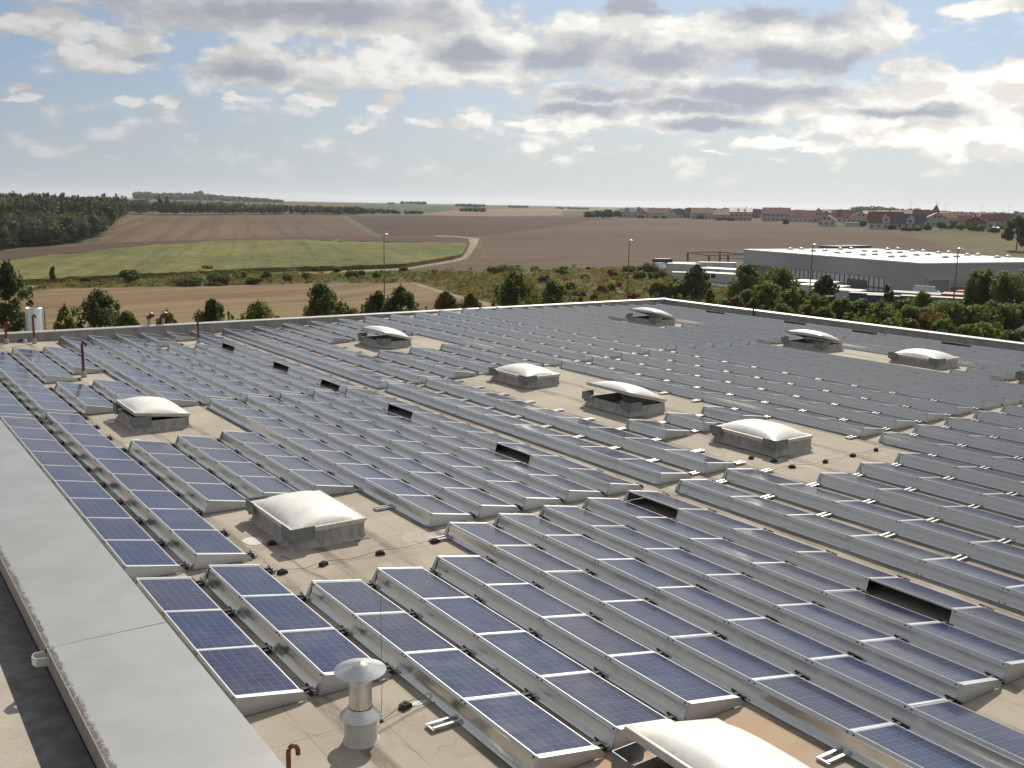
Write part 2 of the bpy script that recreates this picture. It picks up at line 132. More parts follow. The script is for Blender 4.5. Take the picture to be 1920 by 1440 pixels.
# clouds thin out in the haze near the horizon
alpha=N.m('MULTIPLY',alpha,N.ss(el,0.6,3.2))
hz=N.mix(N.ss(az,0,60),k3((.41,.49,.53)),k3((.69,.735,.70)))
base=N.mix(N.ss(el,-1,7.5,.92,0.0),N.mix(0.6,sky.outputs[0],N.mix(tosun,k3((.16,.28,.47)),k3((.30,.47,.68)))),hz)
fin=N.mix(alpha,base,cc)
behind=N.ss(N.m('ABSOLUTE',N.m('SUBTRACT',az,35)),45,95,1.0,.70)
fin=N.n('ShaderNodeVectorMath',{0:fin,'Scale':behind},operation='SCALE').outputs[0]
bg=N.n('ShaderNodeBackground',{'Color':fin,'Strength':SKY_STRENGTH})
wo=N.n('ShaderNodeOutputWorld',{'Surface':bg.outputs[0]})
w.cycles.sampling_method='MANUAL'; w.cycles.sample_map_resolution=512
# ------------------------------------------------------------ materials
def mat(name):
    m=bpy.data.materials.new(name); m.use_nodes=True; return m,NT(m.node_tree)
def finish(N,bsdf): N.n('ShaderNodeOutputMaterial',{'Surface':bsdf})
def pbsdf(N,col,rough=.6,metal=0,bump=None,bstr=.3,bdist=.01,spec=None,**kw):
    d={'Base Color':col if isinstance(col,bpy.types.NodeSocket) else (*col,1),'Roughness':rough,'Metallic':metal}
    if spec is not None: d['Specular IOR Level']=spec
    d.update(kw)
    if bump is not None:
        d['Normal']=N.n('ShaderNodeBump',{'Height':bump,'Strength':bstr,'Distance':bdist}).outputs[0]
    b=N.n('ShaderNodeBsdfPrincipled',d); return b.outputs[0]
def objc(N): return N.n('ShaderNodeTexCoord').outputs['Object']
def geo(N): return N.n('ShaderNodeNewGeometry').outputs['Position']
M={}
def simple(name,a,b=None,rough=.6,metal=0,scale=8,det=5,bump=0,bdist=.004,glob=False,spec=None,objvar=0):
    m,N=mat(name); v=geo(N) if glob else objc(N)
    f=N.noise(v,scale,det,.6)
    c=N.mix(N.ss(f,.35,.65),a,b or tuple(x*.78 for x in a))
    if objvar:
        oi=N.n('ShaderNodeObjectInfo').outputs['Random']
        c=N.mix(N.m('MULTIPLY',oi,objvar),c,tuple(x*.55 for x in a))
    finish(N,pbsdf(N,c,rough,metal,f if bump else None,bump,bdist,spec)); M[name]=m; return m
# solar glass: polycrystalline cells 6 x 10
m,N=mat('solar_glass'); o=objc(N); s=N.n('ShaderNodeSeparateXYZ',{0:o})
u=N.m('MULTIPLY',N.m('SUBTRACT',s.outputs[0],.018),6/.904); v=N.m('MULTIPLY',N.m('SUBTRACT',s.outputs[1],.05),10/1.56)
def cellline(q,wd):
    return N.m('LESS_THAN',N.m('ABSOLUTE',N.m('SUBTRACT',N.m('FRACT',q),.5)),wd)   # centre lines
gu=N.m('GREATER_THAN',N.m('ABSOLUTE',N.m('SUBTRACT',N.m('FRACT',u),.5)),.482)
gv_=N.m('GREATER_THAN',N.m('ABSOLUTE',N.m('SUBTRACT',N.m('FRACT',v),.5)),.486)
bus=N.m('GREATER_THAN',N.m('ABSOLUTE',N.m('SUBTRACT',N.m('FRACT',N.m('MULTIPLY',v,2)),.5)),.488)
inn=N.m('MULTIPLY',N.m('MULTIPLY',N.m('GREATER_THAN',u,0),N.m('LESS_THAN',u,6)),N.m('MULTIPLY',N.m('GREATER_THAN',v,0),N.m('LESS_THAN',v,10)))
cell=N.n('ShaderNodeCombineXYZ',{0:N.m('FLOOR',u),1:N.m('FLOOR',v)}).outputs[0]
oi=N.n('ShaderNodeObjectInfo').outputs['Random']
wn=N.n('ShaderNodeTexWhiteNoise',{'Vector':cell,'W':oi},noise_dimensions='4D').outputs[0]
vo=N.n('ShaderNodeTexVoronoi',{'Vector':o,'Scale':70.0}).outputs['Color']
vs=N.n('ShaderNodeSeparateColor',{0:vo}).outputs[0]
var=N.m('ADD',N.m('MULTIPLY',wn,.55),N.m('MULTIPLY',vs,.45))
cb=N.mix(var,(.008,.013,.050),(.015,.025,.088)); cp=N.mix(var,(.015,.014,.042),(.027,.025,.068))
c=N.mix(N.ss(oi,.25,.75),cb,cp)
ln=N.m('MAXIMUM',gu,gv_)
c=N.mix(N.m('MULTIPLY',bus,.28),c,(.25,.27,.32)); c=N.mix(N.m('MULTIPLY',ln,.42),c,(.30,.32,.38)); c=N.mix(inn,(.36,.38,.42),c)
du=N.noise(geo(N),.7,5,.6); c=N.mix(N.ss(du,.4,.75,0.0,.10),c,(.30,.28,.25))
vd=N.n('ShaderNodeTexVoronoi',{'Vector':geo(N),'Scale':1.1},feature='F1'); dr=N.m('MULTIPLY',N.m('LESS_THAN',N.m('ADD',vd.outputs['Distance'],N.m('MULTIPLY',N.noise(geo(N),40,2),.02)),.030),N.m('GREATER_THAN',N.n('ShaderNodeSeparateColor',{0:vd.outputs['Color']}).outputs[0],.62))
c=N.mix(N.m('MULTIPLY',dr,.8),c,(.6,.58,.52))
lowd=N.m('MULTIPLY',N.ss(s.outputs[0],.84,.93,0,.30),N.ss(N.noise(geo(N),3.5,4),.3,.65)); c=N.mix(lowd,c,(.26,.24,.20))
rg=N.ss(N.noise(geo(N),2.3,4,.6),.3,.7,.13,.22)
gb=N.noise(o,1.3,2)
finish(N,pbsdf(N,c,rg,0,gb,.10,.01,.5)); M['glass']=m
# anodised frame and aluminium sheets
simple('frame_metal',(.66,.665,.67),(.56,.565,.57),.38,.55,scale=3)
simple('panel_back',(.55,.55,.55),rough=.7)
m,N=mat('sheet_metal'); g=geo(N); f=N.noise(N.sc(g,(1.2,.55,3)),1.6,3,.5,.6); f2=N.noise(N.sc(g,(2,1.2,5)),1.3,3,.6)
f3=N.noise(g,11,5,.65)
c=N.mix(N.ss(f3,.3,.75),(.60,.595,.575),(.575,.57,.545))
c=N.mix(N.ss(N.noise(N.sc(g,(4,4,.8)),1.1,3,.6),.58,.82,0,.22),c,(.36,.31,.24))
rg=N.ss(f2,.3,.7,.17,.27)
h=N.m('ADD',f,N.m('MULTIPLY',f2,.05))
finish(N,pbsdf(N,c,rg,.95,f,.10,.05)); M['sheet']=m
simple('end_metal',(.50,.52,.54),(.44,.455,.47),.42,.55,scale=2)
simple('rail_metal',(.62,.62,.61),(.42,.41,.40),.34,.85,scale=5)
simple('rubber',(.028,.026,.024),rough=.75)
simple('skylight_curb',(.25,.24,.235),(.17,.16,.155),.8,scale=5,bump=.3,glob=True)
m,N=mat('curb_felt'); g=geo(N)
c=N.mix(N.ss(N.noise(N.sc(g,(3,3,1)),2,6,.65),.4,.68),(.42,.405,.375),(.27,.255,.235)); 
finish(N,pbsdf(N,c,.8,.15,N.noise(g,14,3),.3,.01)); M['curb']=m
simple('white_pvc',(.60,.585,.54),(.50,.48,.43),.45,scale=6)
simple('zinc_plate',(.20,.215,.23),(.15,.16,.17),.5,.3,scale=9)
m,N=mat('dome_acrylic'); o=objc(N)
c=N.mix(N.ss(N.noise(o,2.5,5,.6),.4,.7),(.82,.80,.74),(.73,.705,.64))
e=N.n('ShaderNodeSeparateXYZ',{0:o}); 
dirt=N.ss(e.outputs[2],.0,.09,.5,0.0); c=N.mix(N.m('MULTIPLY',dirt,N.ss(N.noise(o,7,4),.3,.6)),c,(.42,.34,.22))
b=N.n('ShaderNodeBsdfPrincipled',{'Base Color':c,'Roughness':.34,'Specular IOR Level':.4,'Subsurface Weight':.5,'Subsurface Radius':(.5,.48,.42),'Subsurface Scale':.3})
finish(N,b.outputs[0]); M['dome']=m
# roof felt
m,N=mat('roof_felt'); g=geo(N); s=N.n('ShaderNodeSeparateXYZ',{0:g})
base_=N.mix(N.ss(N.noise(g,.35,6,.62),.35,.68),(.415,.365,.29),(.32,.277,.215))
base_=N.mix(N.ss(N.noise(g,60,3,.7),.3,.7,0,.35),base_,(.26,.23,.19))
st=N.noise(N.sc(g,(1,1,1)),1.3,7,.68,.5); base_=N.mix(N.ss(st,.52,.70,0,.6),base_,(.25,.215,.165))
base_=N.mix(N.ss(N.noise(g,.9,5,.6),.60,.72,0,.5),base_,(.52,.49,.43))
def seam(coord,per,off,wd):
    q=N.m('FRACT',N.m('DIVIDE',N.m('ADD',coord,off),per)); return N.m('LESS_THAN',q,wd/per)
wy=N.m('ADD',s.outputs[1],N.m('MULTIPLY',N.m('SUBTRACT',N.noise(g,.6,2),.5),.05))
sm=N.m('MAXIMUM',seam(s.outputs[0],1.0,.37,.016),seam(wy,5.0,1.05,.018))
pn=N.noise(g,.75,3,.5); ring=N.ss(N.m('ABSOLUTE',N.m('SUBTRACT',pn,.56)),.0,.010,1,0)
base_=N.mix(N.m('MULTIPLY',ring,N.ss(N.noise(g,1.9,3),.45,.6,0,.55)),base_,(.20,.17,.13))
base_=N.mix(N.m('MULTIPLY',sm,N.ss(N.noise(g,1.7,3),.35,.6,.15,.65)),base_,(.17,.145,.115))
# rusty run-off near the front (x 2..8 y -11..-7) and dark algae in the trays between rows
rx=N.n('ShaderNodeVectorMath',{0:N.sc(N.n('ShaderNodeVectorMath',{0:g,1:(4.6,-9.2,0)},operation='SUBTRACT').outputs[0],(.30,.55,0))},operation='LENGTH').outputs[1]
rr=N.m('MULTIPLY',N.ss(N.m('ADD',rx,N.m('MULTIPLY',N.noise(N.sc(g,(.6,2.2,1)),1.4,6,.65),.9)),.75,1.25,.75,0),1.0)
base_=N.mix(rr,base_,(.42,.255,.14))
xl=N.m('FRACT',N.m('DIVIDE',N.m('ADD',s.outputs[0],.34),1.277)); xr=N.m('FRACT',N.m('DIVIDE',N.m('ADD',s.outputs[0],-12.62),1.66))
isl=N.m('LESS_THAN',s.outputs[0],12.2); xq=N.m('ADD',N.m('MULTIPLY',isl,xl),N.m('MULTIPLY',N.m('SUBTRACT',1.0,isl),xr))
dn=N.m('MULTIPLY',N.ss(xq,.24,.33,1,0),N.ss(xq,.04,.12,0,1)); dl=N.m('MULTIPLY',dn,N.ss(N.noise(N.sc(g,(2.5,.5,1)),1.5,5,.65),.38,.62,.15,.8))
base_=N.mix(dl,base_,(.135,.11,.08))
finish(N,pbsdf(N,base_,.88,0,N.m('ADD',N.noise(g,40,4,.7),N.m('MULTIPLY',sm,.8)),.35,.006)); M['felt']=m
m,N=mat('felt_grey'); g=geo(N)
c=N.mix(N.ss(N.noise(g,.8,6,.65),.35,.65),(.44,.39,.32),(.36,.32,.26)); c=N.mix(N.ss(N.noise(g,50,3),.35,.7,0,.4),c,(.2,.18,.16))
finish(N,pbsdf(N,c,.9,0,N.noise(g,40,4),.3,.005)); M['felt_grey']=m
simple('felt_dark',(.20,.19,.185),(.13,.12,.12),.9,scale=3,bump=.3,glob=True)
# big coping sheet
m,N=mat('coping_sheet'); g=geo(N); s=N.n('ShaderNodeSeparateXYZ',{0:g})
c=N.mix(N.ss(N.noise(g,.9,6,.6),.35,.65),(.335,.345,.338),(.295,.303,.295))
c=N.mix(N.ss(N.noise(g,75,2,.7),.45,.75,0,.35),c,(.25,.24,.22))
sp=N.noise(g,9,6,.7); c=N.mix(N.ss(sp,.68,.72,0,.65),c,(.10,.09,.075)); sq=N.noise(N.sc(g,(1,2.6,1)),5,6,.75); c=N.mix(N.ss(sq,.70,.73,0,.5),c,(.16,.15,.13)); c=N.mix(N.ss(N.noise(g,3.1,5,.7),.70,.73,0,.35),c,(.52,.52,.50))
edge=N.m('ADD',N.m('SUBTRACT',s.outputs[0],-1.83),N.m('MULTIPLY',N.m('SUBTRACT',N.noise(N.sc(g,(3,1.6,1)),3.2,8,.8),.5),.30))
c=N.mix(N.m('MULTIPLY',N.ss(edge,.02,.075,.95,0.0),N.ss(N.noise(g,22,4),.3,.55,.45,1)),c,(.085,.07,.052))
finish(N,pbsdf(N,c,.5,.25)); M['coping']=m
simple('coping_edge',(.30,.275,.25),(.24,.22,.20),.6,.2,scale=4)
simple('coping_light',(.50,.49,.47),(.42,.41,.39),.42,.4,scale=4,glob=True)
m,N=mat('parapet_felt'); g=geo(N)
c=N.mix(N.ss(N.noise(N.sc(g,(1,1,.25)),3,6,.65),.4,.65),(.33,.32,.31),(.24,.23,.22)); finish(N,pbsdf(N,c,.85)); M['parapet']=m
simple('wall_panel',(.42,.42,.42),rough=.7,glob=True,scale=.5)
simple('steel_bright',(.72,.71,.69),(.62,.61,.58),.36,.9,scale=6,bump=.15,bdist=.01)
simple('chimney_base',(.56,.55,.53),(.48,.46,.43),.6,0,scale=4)
simple('dark_void',(.012,.012,.012),rough=.9)
simple('red_pipe',(.17,.040,.026),(.12,.030,.022),.42,scale=6)
simple('clay_pipe',(.25,.075,.042),(.18,.05,.03),.45,scale=8)
simple('mortar',(.42,.37,.30),rough=.9)
simple('wire',(.10,.095,.09),rough=.5,metal=.6)
simple('lamp_pole',(.16,.15,.15),rough=.5,metal=.4)
simple('lamp_head',(.70,.70,.70),rough=.25,metal=.4)
def soil(name,a,b,furrow,ang,str_=.5,scale=.02,c3=None):
    m,N=mat(name); g=geo(N)
    f=N.noise(g,scale,6,.6); c=N.mix(N.ss(f,.36,.64),a,b)
    rm=N.n('ShaderNodeMapping',{'Vector':g}); rm.inputs['Rotation'].default_value=(0,0,ang)
    wv=N.noise(N.sc(rm.outputs[0],(furrow,furrow*.02,0)),1.0,3,.7)
    c=N.mix(N.ss(wv,.44,.60,0,str_),c,c3 or tuple(x*.55 for x in b))
    c=N.mix(N.ss(N.noise(g,.9,4,.7),.35,.7,0,.35),c,tuple(x*.62 for x in a))
    finish(N,pbsdf(N,c,.95,0,None,spec=.1)); M[name]=m
soil('brown_field',(.122,.085,.053),(.092,.061,.039),.10,R(-30),.4,.012)
soil('cloud_shaded_field',(.078,.044,.030),(.062,.036,.025),.16,R(-38),.25,.006)  # field soil with a cloud shadow painted into its darker brown
soil('hill_field',(.158,.104,.060),(.098,.060,.039),.12,R(20),.7,.005,(.075,.045,.03))
soil('ploughed_strip',(.100,.055,.034),(.070,.042,.028),.16,R(60),.3)
soil('stubble_field',(.190,.128,.066),(.138,.088,.045),.16,R(63),.7,.02,(.255,.185,.10))
soil('light_field',(.23,.17,.10),(.18,.13,.08),.05,R(60),.2)
soil('olive_field',(.115,.115,.055),(.10,.10,.045),.05,R(60),.2)
soil('green_field',(.050,.078,.034),(.04,.065,.03),.05,R(60),.2)
soil('green_strip',(.085,.095,.055),(.12,.12,.08),.1,R(60),.2)
soil('track_verge',(.11,.10,.045),(.09,.08,.035),.1,R(60),.2)
soil('field_tip',(.12,.12,.045),(.10,.10,.035),.1,R(60),.2)
soil('dirt_track',(.34,.27,.19),(.25,.19,.13),.3,R(30),.3)
soil('yard',(.13,.125,.12),(.10,.095,.09),.1,R(30),.2)
soil('village_meadow',(.145,.125,.052),(.11,.10,.042),.06,R(70),.3,.02)
soil('village_ground',(.085,.09,.04),(.11,.09,.055),.1,R(60),.3,.05)
soil('corn_field',(.190,.170,.055),(.105,.125,.036),.16,R(20),.55,.016,(.070,.092,.030))
m,N=mat('scrub_ground'); g=geo(N)
c=N.mix(N.ss(N.noise(g,.035,6,.62),.38,.62),(.120,.092,.042),(.068,.072,.026))
c=N.mix(N.ss(N.noise(g,.13,6,.7),.56,.68,0,.8),c,(.115,.052,.026)); c=N.mix(N.ss(N.noise(g,.09,5,.65),.60,.70,0,.8),c,(.045,.055,.018))
c=N.mix(N.ss(N.noise(g,.05,4,.5),.66,.74,0,.75),c,(.24,.18,.105)); c=N.mix(N.ss(N.noise(g,1.6,5,.8),.4,.7,0,.5),c,(.04,.035,.015))
finish(N,pbsdf(N,c,.95,spec=.1)); M['scrub']=m
def leaf(name,a,b,c3=None,k3_=0.0):
    m,N=mat(name); at=N.n('ShaderNodeAttribute',attribute_name='tint'); t=N.n('ShaderNodeSeparateColor',{0:at.outputs['Color']})
    c=N.mix(t.outputs[0],a,b)
    if c3: c=N.mix(N.ss(t.outputs[1],1-k3_,min(1,1-k3_+.12)),c,c3)
    oi=N.n('ShaderNodeObjectInfo').outputs['Random']; c=N.mix(N.m('MULTIPLY',oi,.25),c,tuple(x*.5 for x in a))
    d=N.n('ShaderNodeBsdfPrincipled',{'Base Color':c,'Roughness':.55,'Specular IOR Level':.12})
    tr=N.n('ShaderNodeBsdfTranslucent',{'Color':N.n('ShaderNodeVectorMath',{0:c,1:(2.3,2.1,1.5)},operation='MULTIPLY').outputs[0]}); mx=N.n('ShaderNodeMixShader',{0:.45,1:d.outputs[0],2:tr.outputs[0]})
    finish(N,mx.outputs[0]); M[name]=m
leaf('leaf_dark',(.040,.062,.018),(.090,.110,.032),(.12,.10,.03),.06)
leaf('leaf_mid',(.070,.105,.024),(.135,.165,.040))
leaf('leaf_light',(.085,.115,.022),(.150,.165,.035))
leaf('leaf_yellow',(.075,.085,.015),(.150,.135,.026),(.20,.13,.03),.2)
leaf('leaf_orange',(.105,.088,.022),(.165,.120,.034),(.075,.095,.022),.45)
leaf('leaf_red',(.085,.026,.016),(.13,.045,.022))
leaf('leaf_olive',(.085,.078,.028),(.140,.118,.042))
leaf('leaf_forest',(.030,.046,.020),(.060,.075,.028),(.085,.085,.032),.25)
simple('bark',(.085,.065,.045),rough=.9)
# ------------------------------------------------------------ mesh helpers
class MB:
    def __init__(s): s.v=[];s.f=[];s.mi=[];s.sm=[]
    def add(s,vs,fs,mi=0,smooth=False):
        o=len(s.v); s.v+= [tuple(p) for p in vs]; s.f+=[tuple(i+o for i in f) for f in fs]; s.mi+=[mi]*len(fs); s.sm+=[smooth]*len(fs)
    def hexa(s,p,mi=0): # p: 8 points bottom 4 ccw, top 4 ccw
        s.add(p,[(0,3,2,1),(4,5,6,7),(0,1,5,4),(1,2,6,5),(2,3,7,6),(3,0,4,7)],mi)
    def box(s,x0,x1,y0,y1,z0,z1,mi=0):
        s.hexa([(x0,y0,z0),(x1,y0,z0),(x1,y1,z0),(x0,y1,z0),(x0,y0,z1),(x1,y0,z1),(x1,y1,z1),(x0,y1,z1)],mi)
    def prism(s,poly,axis,a,b,mi=0): # poly in 2 coords, extruded on axis
        n=len(poly)
        def P3(p,t): return (t,p[0],p[1]) if axis=='x' else ((p[0],t,p[1]) if axis=='y' else (p[0],p[1],t))
        vs=[P3(p,a) for p in poly]+[P3(p,b) for p in poly]
        fs=[tuple(range(n))[::-1],tuple(range(n,2*n))]+[(i,(i+1)%n,n+(i+1)%n,n+i) for i in range(n)]
        s.add(vs,fs,mi)
    def tube(s,pts,r,seg=8,mi=0,caps=True):
        pts=[Vector(p) for p in pts]; rs=r if isinstance(r,(list,tuple)) else [r]*len(pts); rings=[]
        for i,p in enumerate(pts):
            d=(pts[min(i+1,len(pts)-1)]-pts[max(i-1,0)]).normalized()
            a=d.cross(Vector((0,0,1)) if abs(d.z)<.9 else Vector((1,0,0))).normalized(); b=d.cross(a)
            rings.append([p+(a*math.cos(t)+b*math.sin(t))*rs[i] for t in [2*math.pi*k/seg for k in range(seg)]])
        vs=[q for r_ in rings for q in r_]
        fs=[(i*seg+k,i*seg+(k+1)%seg,(i+1)*seg+(k+1)%seg,(i+1)*seg+k) for i in range(len(pts)-1) for k in range(seg)]
        s.add(vs,fs,mi,True)
        if caps: s.add(rings[0],[tuple(range(seg))],mi); s.add(rings[-1],[tuple(range(seg))[::-1]],mi)
    def lathe(s,prof,c=(0,0,0),seg=24,mi=0,smooth=True):
        vs=[(c[0]+r*math.cos(2*math.pi*k/seg),c[1]+r*math.sin(2*math.pi*k/seg),c[2]+z) for r,z in prof for k in range(seg)]
        fs=[(i*seg+k,i*seg+(k+1)%seg,(i+1)*seg+(k+1)%seg,(i+1)*seg+k) for i in range(len(prof)-1) for k in range(seg)]
        s.add(vs,fs,mi,smooth)
    def mesh(s,name,mats):
        me=bpy.data.meshes.new(name); me.from_pydata(s.v,[],s.f)
        for m in (mats if isinstance(mats,(list,tuple)) else [mats]): me.materials.append(M[m] if isinstance(m,str) else m)
        me.polygons.foreach_set('material_index',s.mi); me.polygons.foreach_set('use_smooth',s.sm); me.update(); return me
    def build(s,name,mats,parent=None,loc=None):
        return link(name,s.mesh(name,mats),parent,loc)
def link(name,data,parent=None,loc=None,rot=None,scale=None):
    o=bpy.data.objects.new(name,data); COL.objects.link(o)
    if parent is not None: o.parent=parent
    if loc is not None: o.location=loc
    if rot is not None: o.rotation_euler=rot
    if scale is not None: o.scale=scale
    return o
def thing(name,label,cat,loc=(0,0,0),rz=0,group=None):
    o=link(name,None,None,loc,(0,0,rz)); tag(o,label,cat,group); return o
def tag(o,label,cat,group=None):
    o['label']=label; o['category']=cat
    if group: o['group']=group
    return o
def struct(o,kind='structure'): o['kind']=kind; return o
ORD=['zeroth','first','second','third','fourth','fifth','sixth','seventh','eighth','ninth','tenth','eleventh','twelfth','thirteenth','fourteenth','fifteenth','sixteenth','seventeenth','eighteenth','nineteenth','twentieth']+['twenty-'+t for t in ('first','second','third','fourth','fifth','sixth','seventh','eighth','ninth')]+['thirtieth']+['thirty-'+t for t in ('first','second','third','fourth','fifth','sixth','seventh','eighth','ninth')]+['fortieth']+['forty-'+t for t in ('first','second','third','fourth','fifth','sixth','seventh','eighth','ninth')]
NUM=['zero','one','two','three','four','five','six','seven','eight','nine','ten','eleven','twelve']
# ------------------------------------------------------------ the solar roof
S1,S2,S3=-0.01463361,0.02712654,-0.0255
H=0.30
def ztop(x): return S1*min(x,12.2)+S2*max(min(x,28.4)-12.2,0)+S3*max(x-28.4,0)
def zroof(x): return ztop(x)-H
def slope(x): return S1 if x<12.2 else (S2 if x<28.0 else S3)
def inview(x,y,z,mx=.16):
    d=Vector((x,y,z))-Vector(CAM); q=d.dot(fw)
    if q<.5: return False
    u=d.dot(rt2)/q*1856.2/1920; v=-d.dot(up2)/q*1856.2/1920
    return abs(u)<.5+mx and abs(v)<.375+mx
BL=thing('factory_building','flat-roofed factory building carrying the solar panel rows','building',(0,0,0))
mb=MB(); xs=[-.15,12.2,28.4,46.3]; y0,y1=-40,35.4
mb.add([(x,y,zroof(x) if x>0 else zroof(0)) for x in xs for y in (y0,y1)],[(2*i,2*i+2,2*i+3,2*i+1) for i in range(3)])
mb.add([(-.15,y0,-.9),(46.3,y0,-.9),(46.3,y1,-.9),(-.15,y1,-.9)],[(0,3,2,1)])
mb.build('roof_surface','felt',BL)
mb=MB(); mb.box(-30,46.6,-60,35.7,-14,-.95); mb.build('wall','wall_panel',BL)
mb=MB(); mb.box(-30,-1.80,-60,35.4,-.93,-.45); mb.build('lower_roof','felt_grey',BL)
mb=MB(); mb.box(-2.25,-1.80,-60,35.4,-.45,-.443); mb.box(-2.36,-2.25,-60,35.4,-.45,-.447); mb.build('roof_edge_strip','felt_dark',BL)
mb=MB(); mb.box(-1.78,-.17,-60,35.4,-.92,.06); mb.build('parapet','parapet',BL)
def zpar(x): return .02+max(0,.13-.004*x)
mb=MB(); mb.add([(-30,35.4,-.95),(46.3,35.4,-.95),(46.3,35.4,-.02),(-30,35.4,.10),(-30,35.72,-.95),(46.3,35.72,-.95),(46.3,35.72,-.02),(-30,35.72,.10)],[(0,1,2,3),(5,4,7,6),(3,2,6,7),(4,0,3,7),(1,5,6,2)]); mb.build('parapet','parapet',BL)
mb=MB(); mb.box(46.0,46.35,-60,35.72,-.95,-.05); mb.build('parapet','parapet',BL)
# light copings in lengths of about 5 m
x=-30
while x<46:
    x2=min(x+5.02,46.4); za=.12+(x+30)/76*(-.10); zb=.12+(x2+30)/76*(-.10); mb=MB()
    mb.hexa([(x,35.34,za-.05),(x2-.02,35.34,zb-.05),(x2-.02,35.80,zb-.05),(x,35.80,za-.05),(x,35.34,za),(x2-.02,35.34,zb),(x2-.02,35.80,zb+.02),(x,35.80,za+.02)])
    mb.build('coping','coping_light',BL); x=x2
y=-30
while y<35:
    y2=min(y+6,35.34); mb=MB(); mb.hexa([(45.94,y,-.06),(46.42,y,-.06),(46.42,y2-.02,-.06),(45.94,y2-.02,-.06),(45.94,y,-.01),(46.42,y,.01),(46.42,y2-.02,.01),(45.94,y2-.02,-.01)]); mb.build('coping','coping_light',BL); y=y2
# wide front coping plates; joints every 6.2 m
def wide(ya,yb,k):
    mb=MB(); g=.011; t=.10
    mb.hexa([(-1.85,ya+g,t-.012),(-.15,ya+g,t-.012),(-.15,yb-g,t-.012),(-1.85,yb-g,t-.012),(-1.85,ya+g,t+.006*k),(-.15,ya+g,t),(-.15,yb-g,t),(-1.85,yb-g,t+.006*k)],0)
    mb.box(-1.862,-1.85,ya+g,yb-g,-.17,t+.012,1); mb.box(-.15,-.138,ya+g,yb-g,-.12,t-.004,0)
    mb.build('coping_plate',['coping','coping_edge'],BL)
for k,(a,b) in enumerate([(-38,-20),(-20,-2.35),(-2.35,15.6),(15.6,35.3)]): wide(a,b,k%2)
mb=MB(); mb.box(-1.88,-.12,-2.38,-2.32,.05,.084); mb.build('joint_strip','rubber',BL)
# bent bracket under the coping joint
mb=MB()
P_=[(-1.865,-2.36),(-2.02,-2.34),(-2.07,-2.44),(-2.03,-2.57),(-1.865,-2.60)]
for a,b in zip(P_,P_[1:]):
    d=(Vector(b)-Vector(a)).normalized(); n=Vector((-d.y,d.x))*.006
    mb.hexa([(a[0]-n.x,a[1]-n.y,-.06),(b[0]-n.x,b[1]-n.y,-.06),(b[0]+n.x,b[1]+n.y,-.06),(a[0]+n.x,a[1]+n.y,-.06),(a[0]-n.x,a[1]-n.y,.07),(b[0]-n.x,b[1]-n.y,.07),(b[0]+n.x,b[1]+n.y,.07),(a[0]+n.x,a[1]+n.y,.07)])
mb.tube([(-2.062,-2.44,.02),(-2.075,-2.44,.02)],.014,8); mb.build('bracket','frame_metal',BL)
# --- shared meshes of the solar rows
W=.94; LO=.16; SP=1.66
def pz(x): return H-(H-.14)*x/W     # panel top surface
TH=math.atan2(H-.14,W)
def slab(mb,x0,x1,y0,y1,t0,t1,mi=0): # box following the panel tilt, offset normal-ish
    mb.hexa([(x0,y0,pz(x0)+t0),(x1,y0,pz(x1)+t0),(x1,y1,pz(x1)+t0),(x0,y1,pz(x0)+t0),(x0,y0,pz(x0)+t1),(x1,y0,pz(x1)+t1),(x1,y1,pz(x1)+t1),(x0,y1,pz(x0)+t1)],mi)
mb=MB(); slab(mb,.014,W-.014,.030,SP-.030,-.030,-.004,0); ME_GLASS=mb.mesh('panel',['glass'])
mb=MB(); mb.box(W-.006,W-.002,0,SP,.03,.12); slab(mb,0,.014,0,SP,-.035,0); slab(mb,W-.014,W,0,SP,-.035,0); slab(mb,.014,W-.014,.004,.030,-.035,0); slab(mb,.014,W-.014,SP-.030,SP-.004,-.035,0)  # first box: skirt added under the low edge to block light below the panel
slab(mb,.02,W-.02,-.012,.0035,-.03,.003); slab(mb,.02,W-.02,SP-.0035,SP+.012,-.03,.003)
ME_FRAME=mb.mesh('frame',['frame_metal'])
def plate(n=10):
    mb=MB(); prof=[(.004,H-.010),(-.004,H-.012),(-.016,.22),(-.036,.13),(-.072,.035),(-.115,.010)]
    ny=6; vs=[]; 
    for j in range(ny+1):
        yy=-.004+(SP+.008)*j/ny
        for k,(a,b) in enumerate(prof):
            bul=.007*math.sin(math.pi*j/ny)*math.sin(math.pi*min(k,4)/4)
            vs.append((a-bul,yy,b))
    m_=len(prof); fs=[(j*m_+k,j*m_+k+1,(j+1)*m_+k+1,(j+1)*m_+k) for j in range(ny) for k in range(m_-1)]
    mb.add(vs,fs,0,True); mb.add([(a+.003,y_,b-.002) for (a,y_,b) in vs],[f[::-1] for f in fs],0,True)
    for yy in (.05,SP-.05):
        for xx,zz in ((-.013,H-.035),(-.095,.03)):
            mb.box(xx-.006,xx+.002,yy-.011,yy+.011,zz-.011,zz+.011,1)
    return mb.mesh('back_plate',['sheet','rubber'])
ME_PLATE=plate()
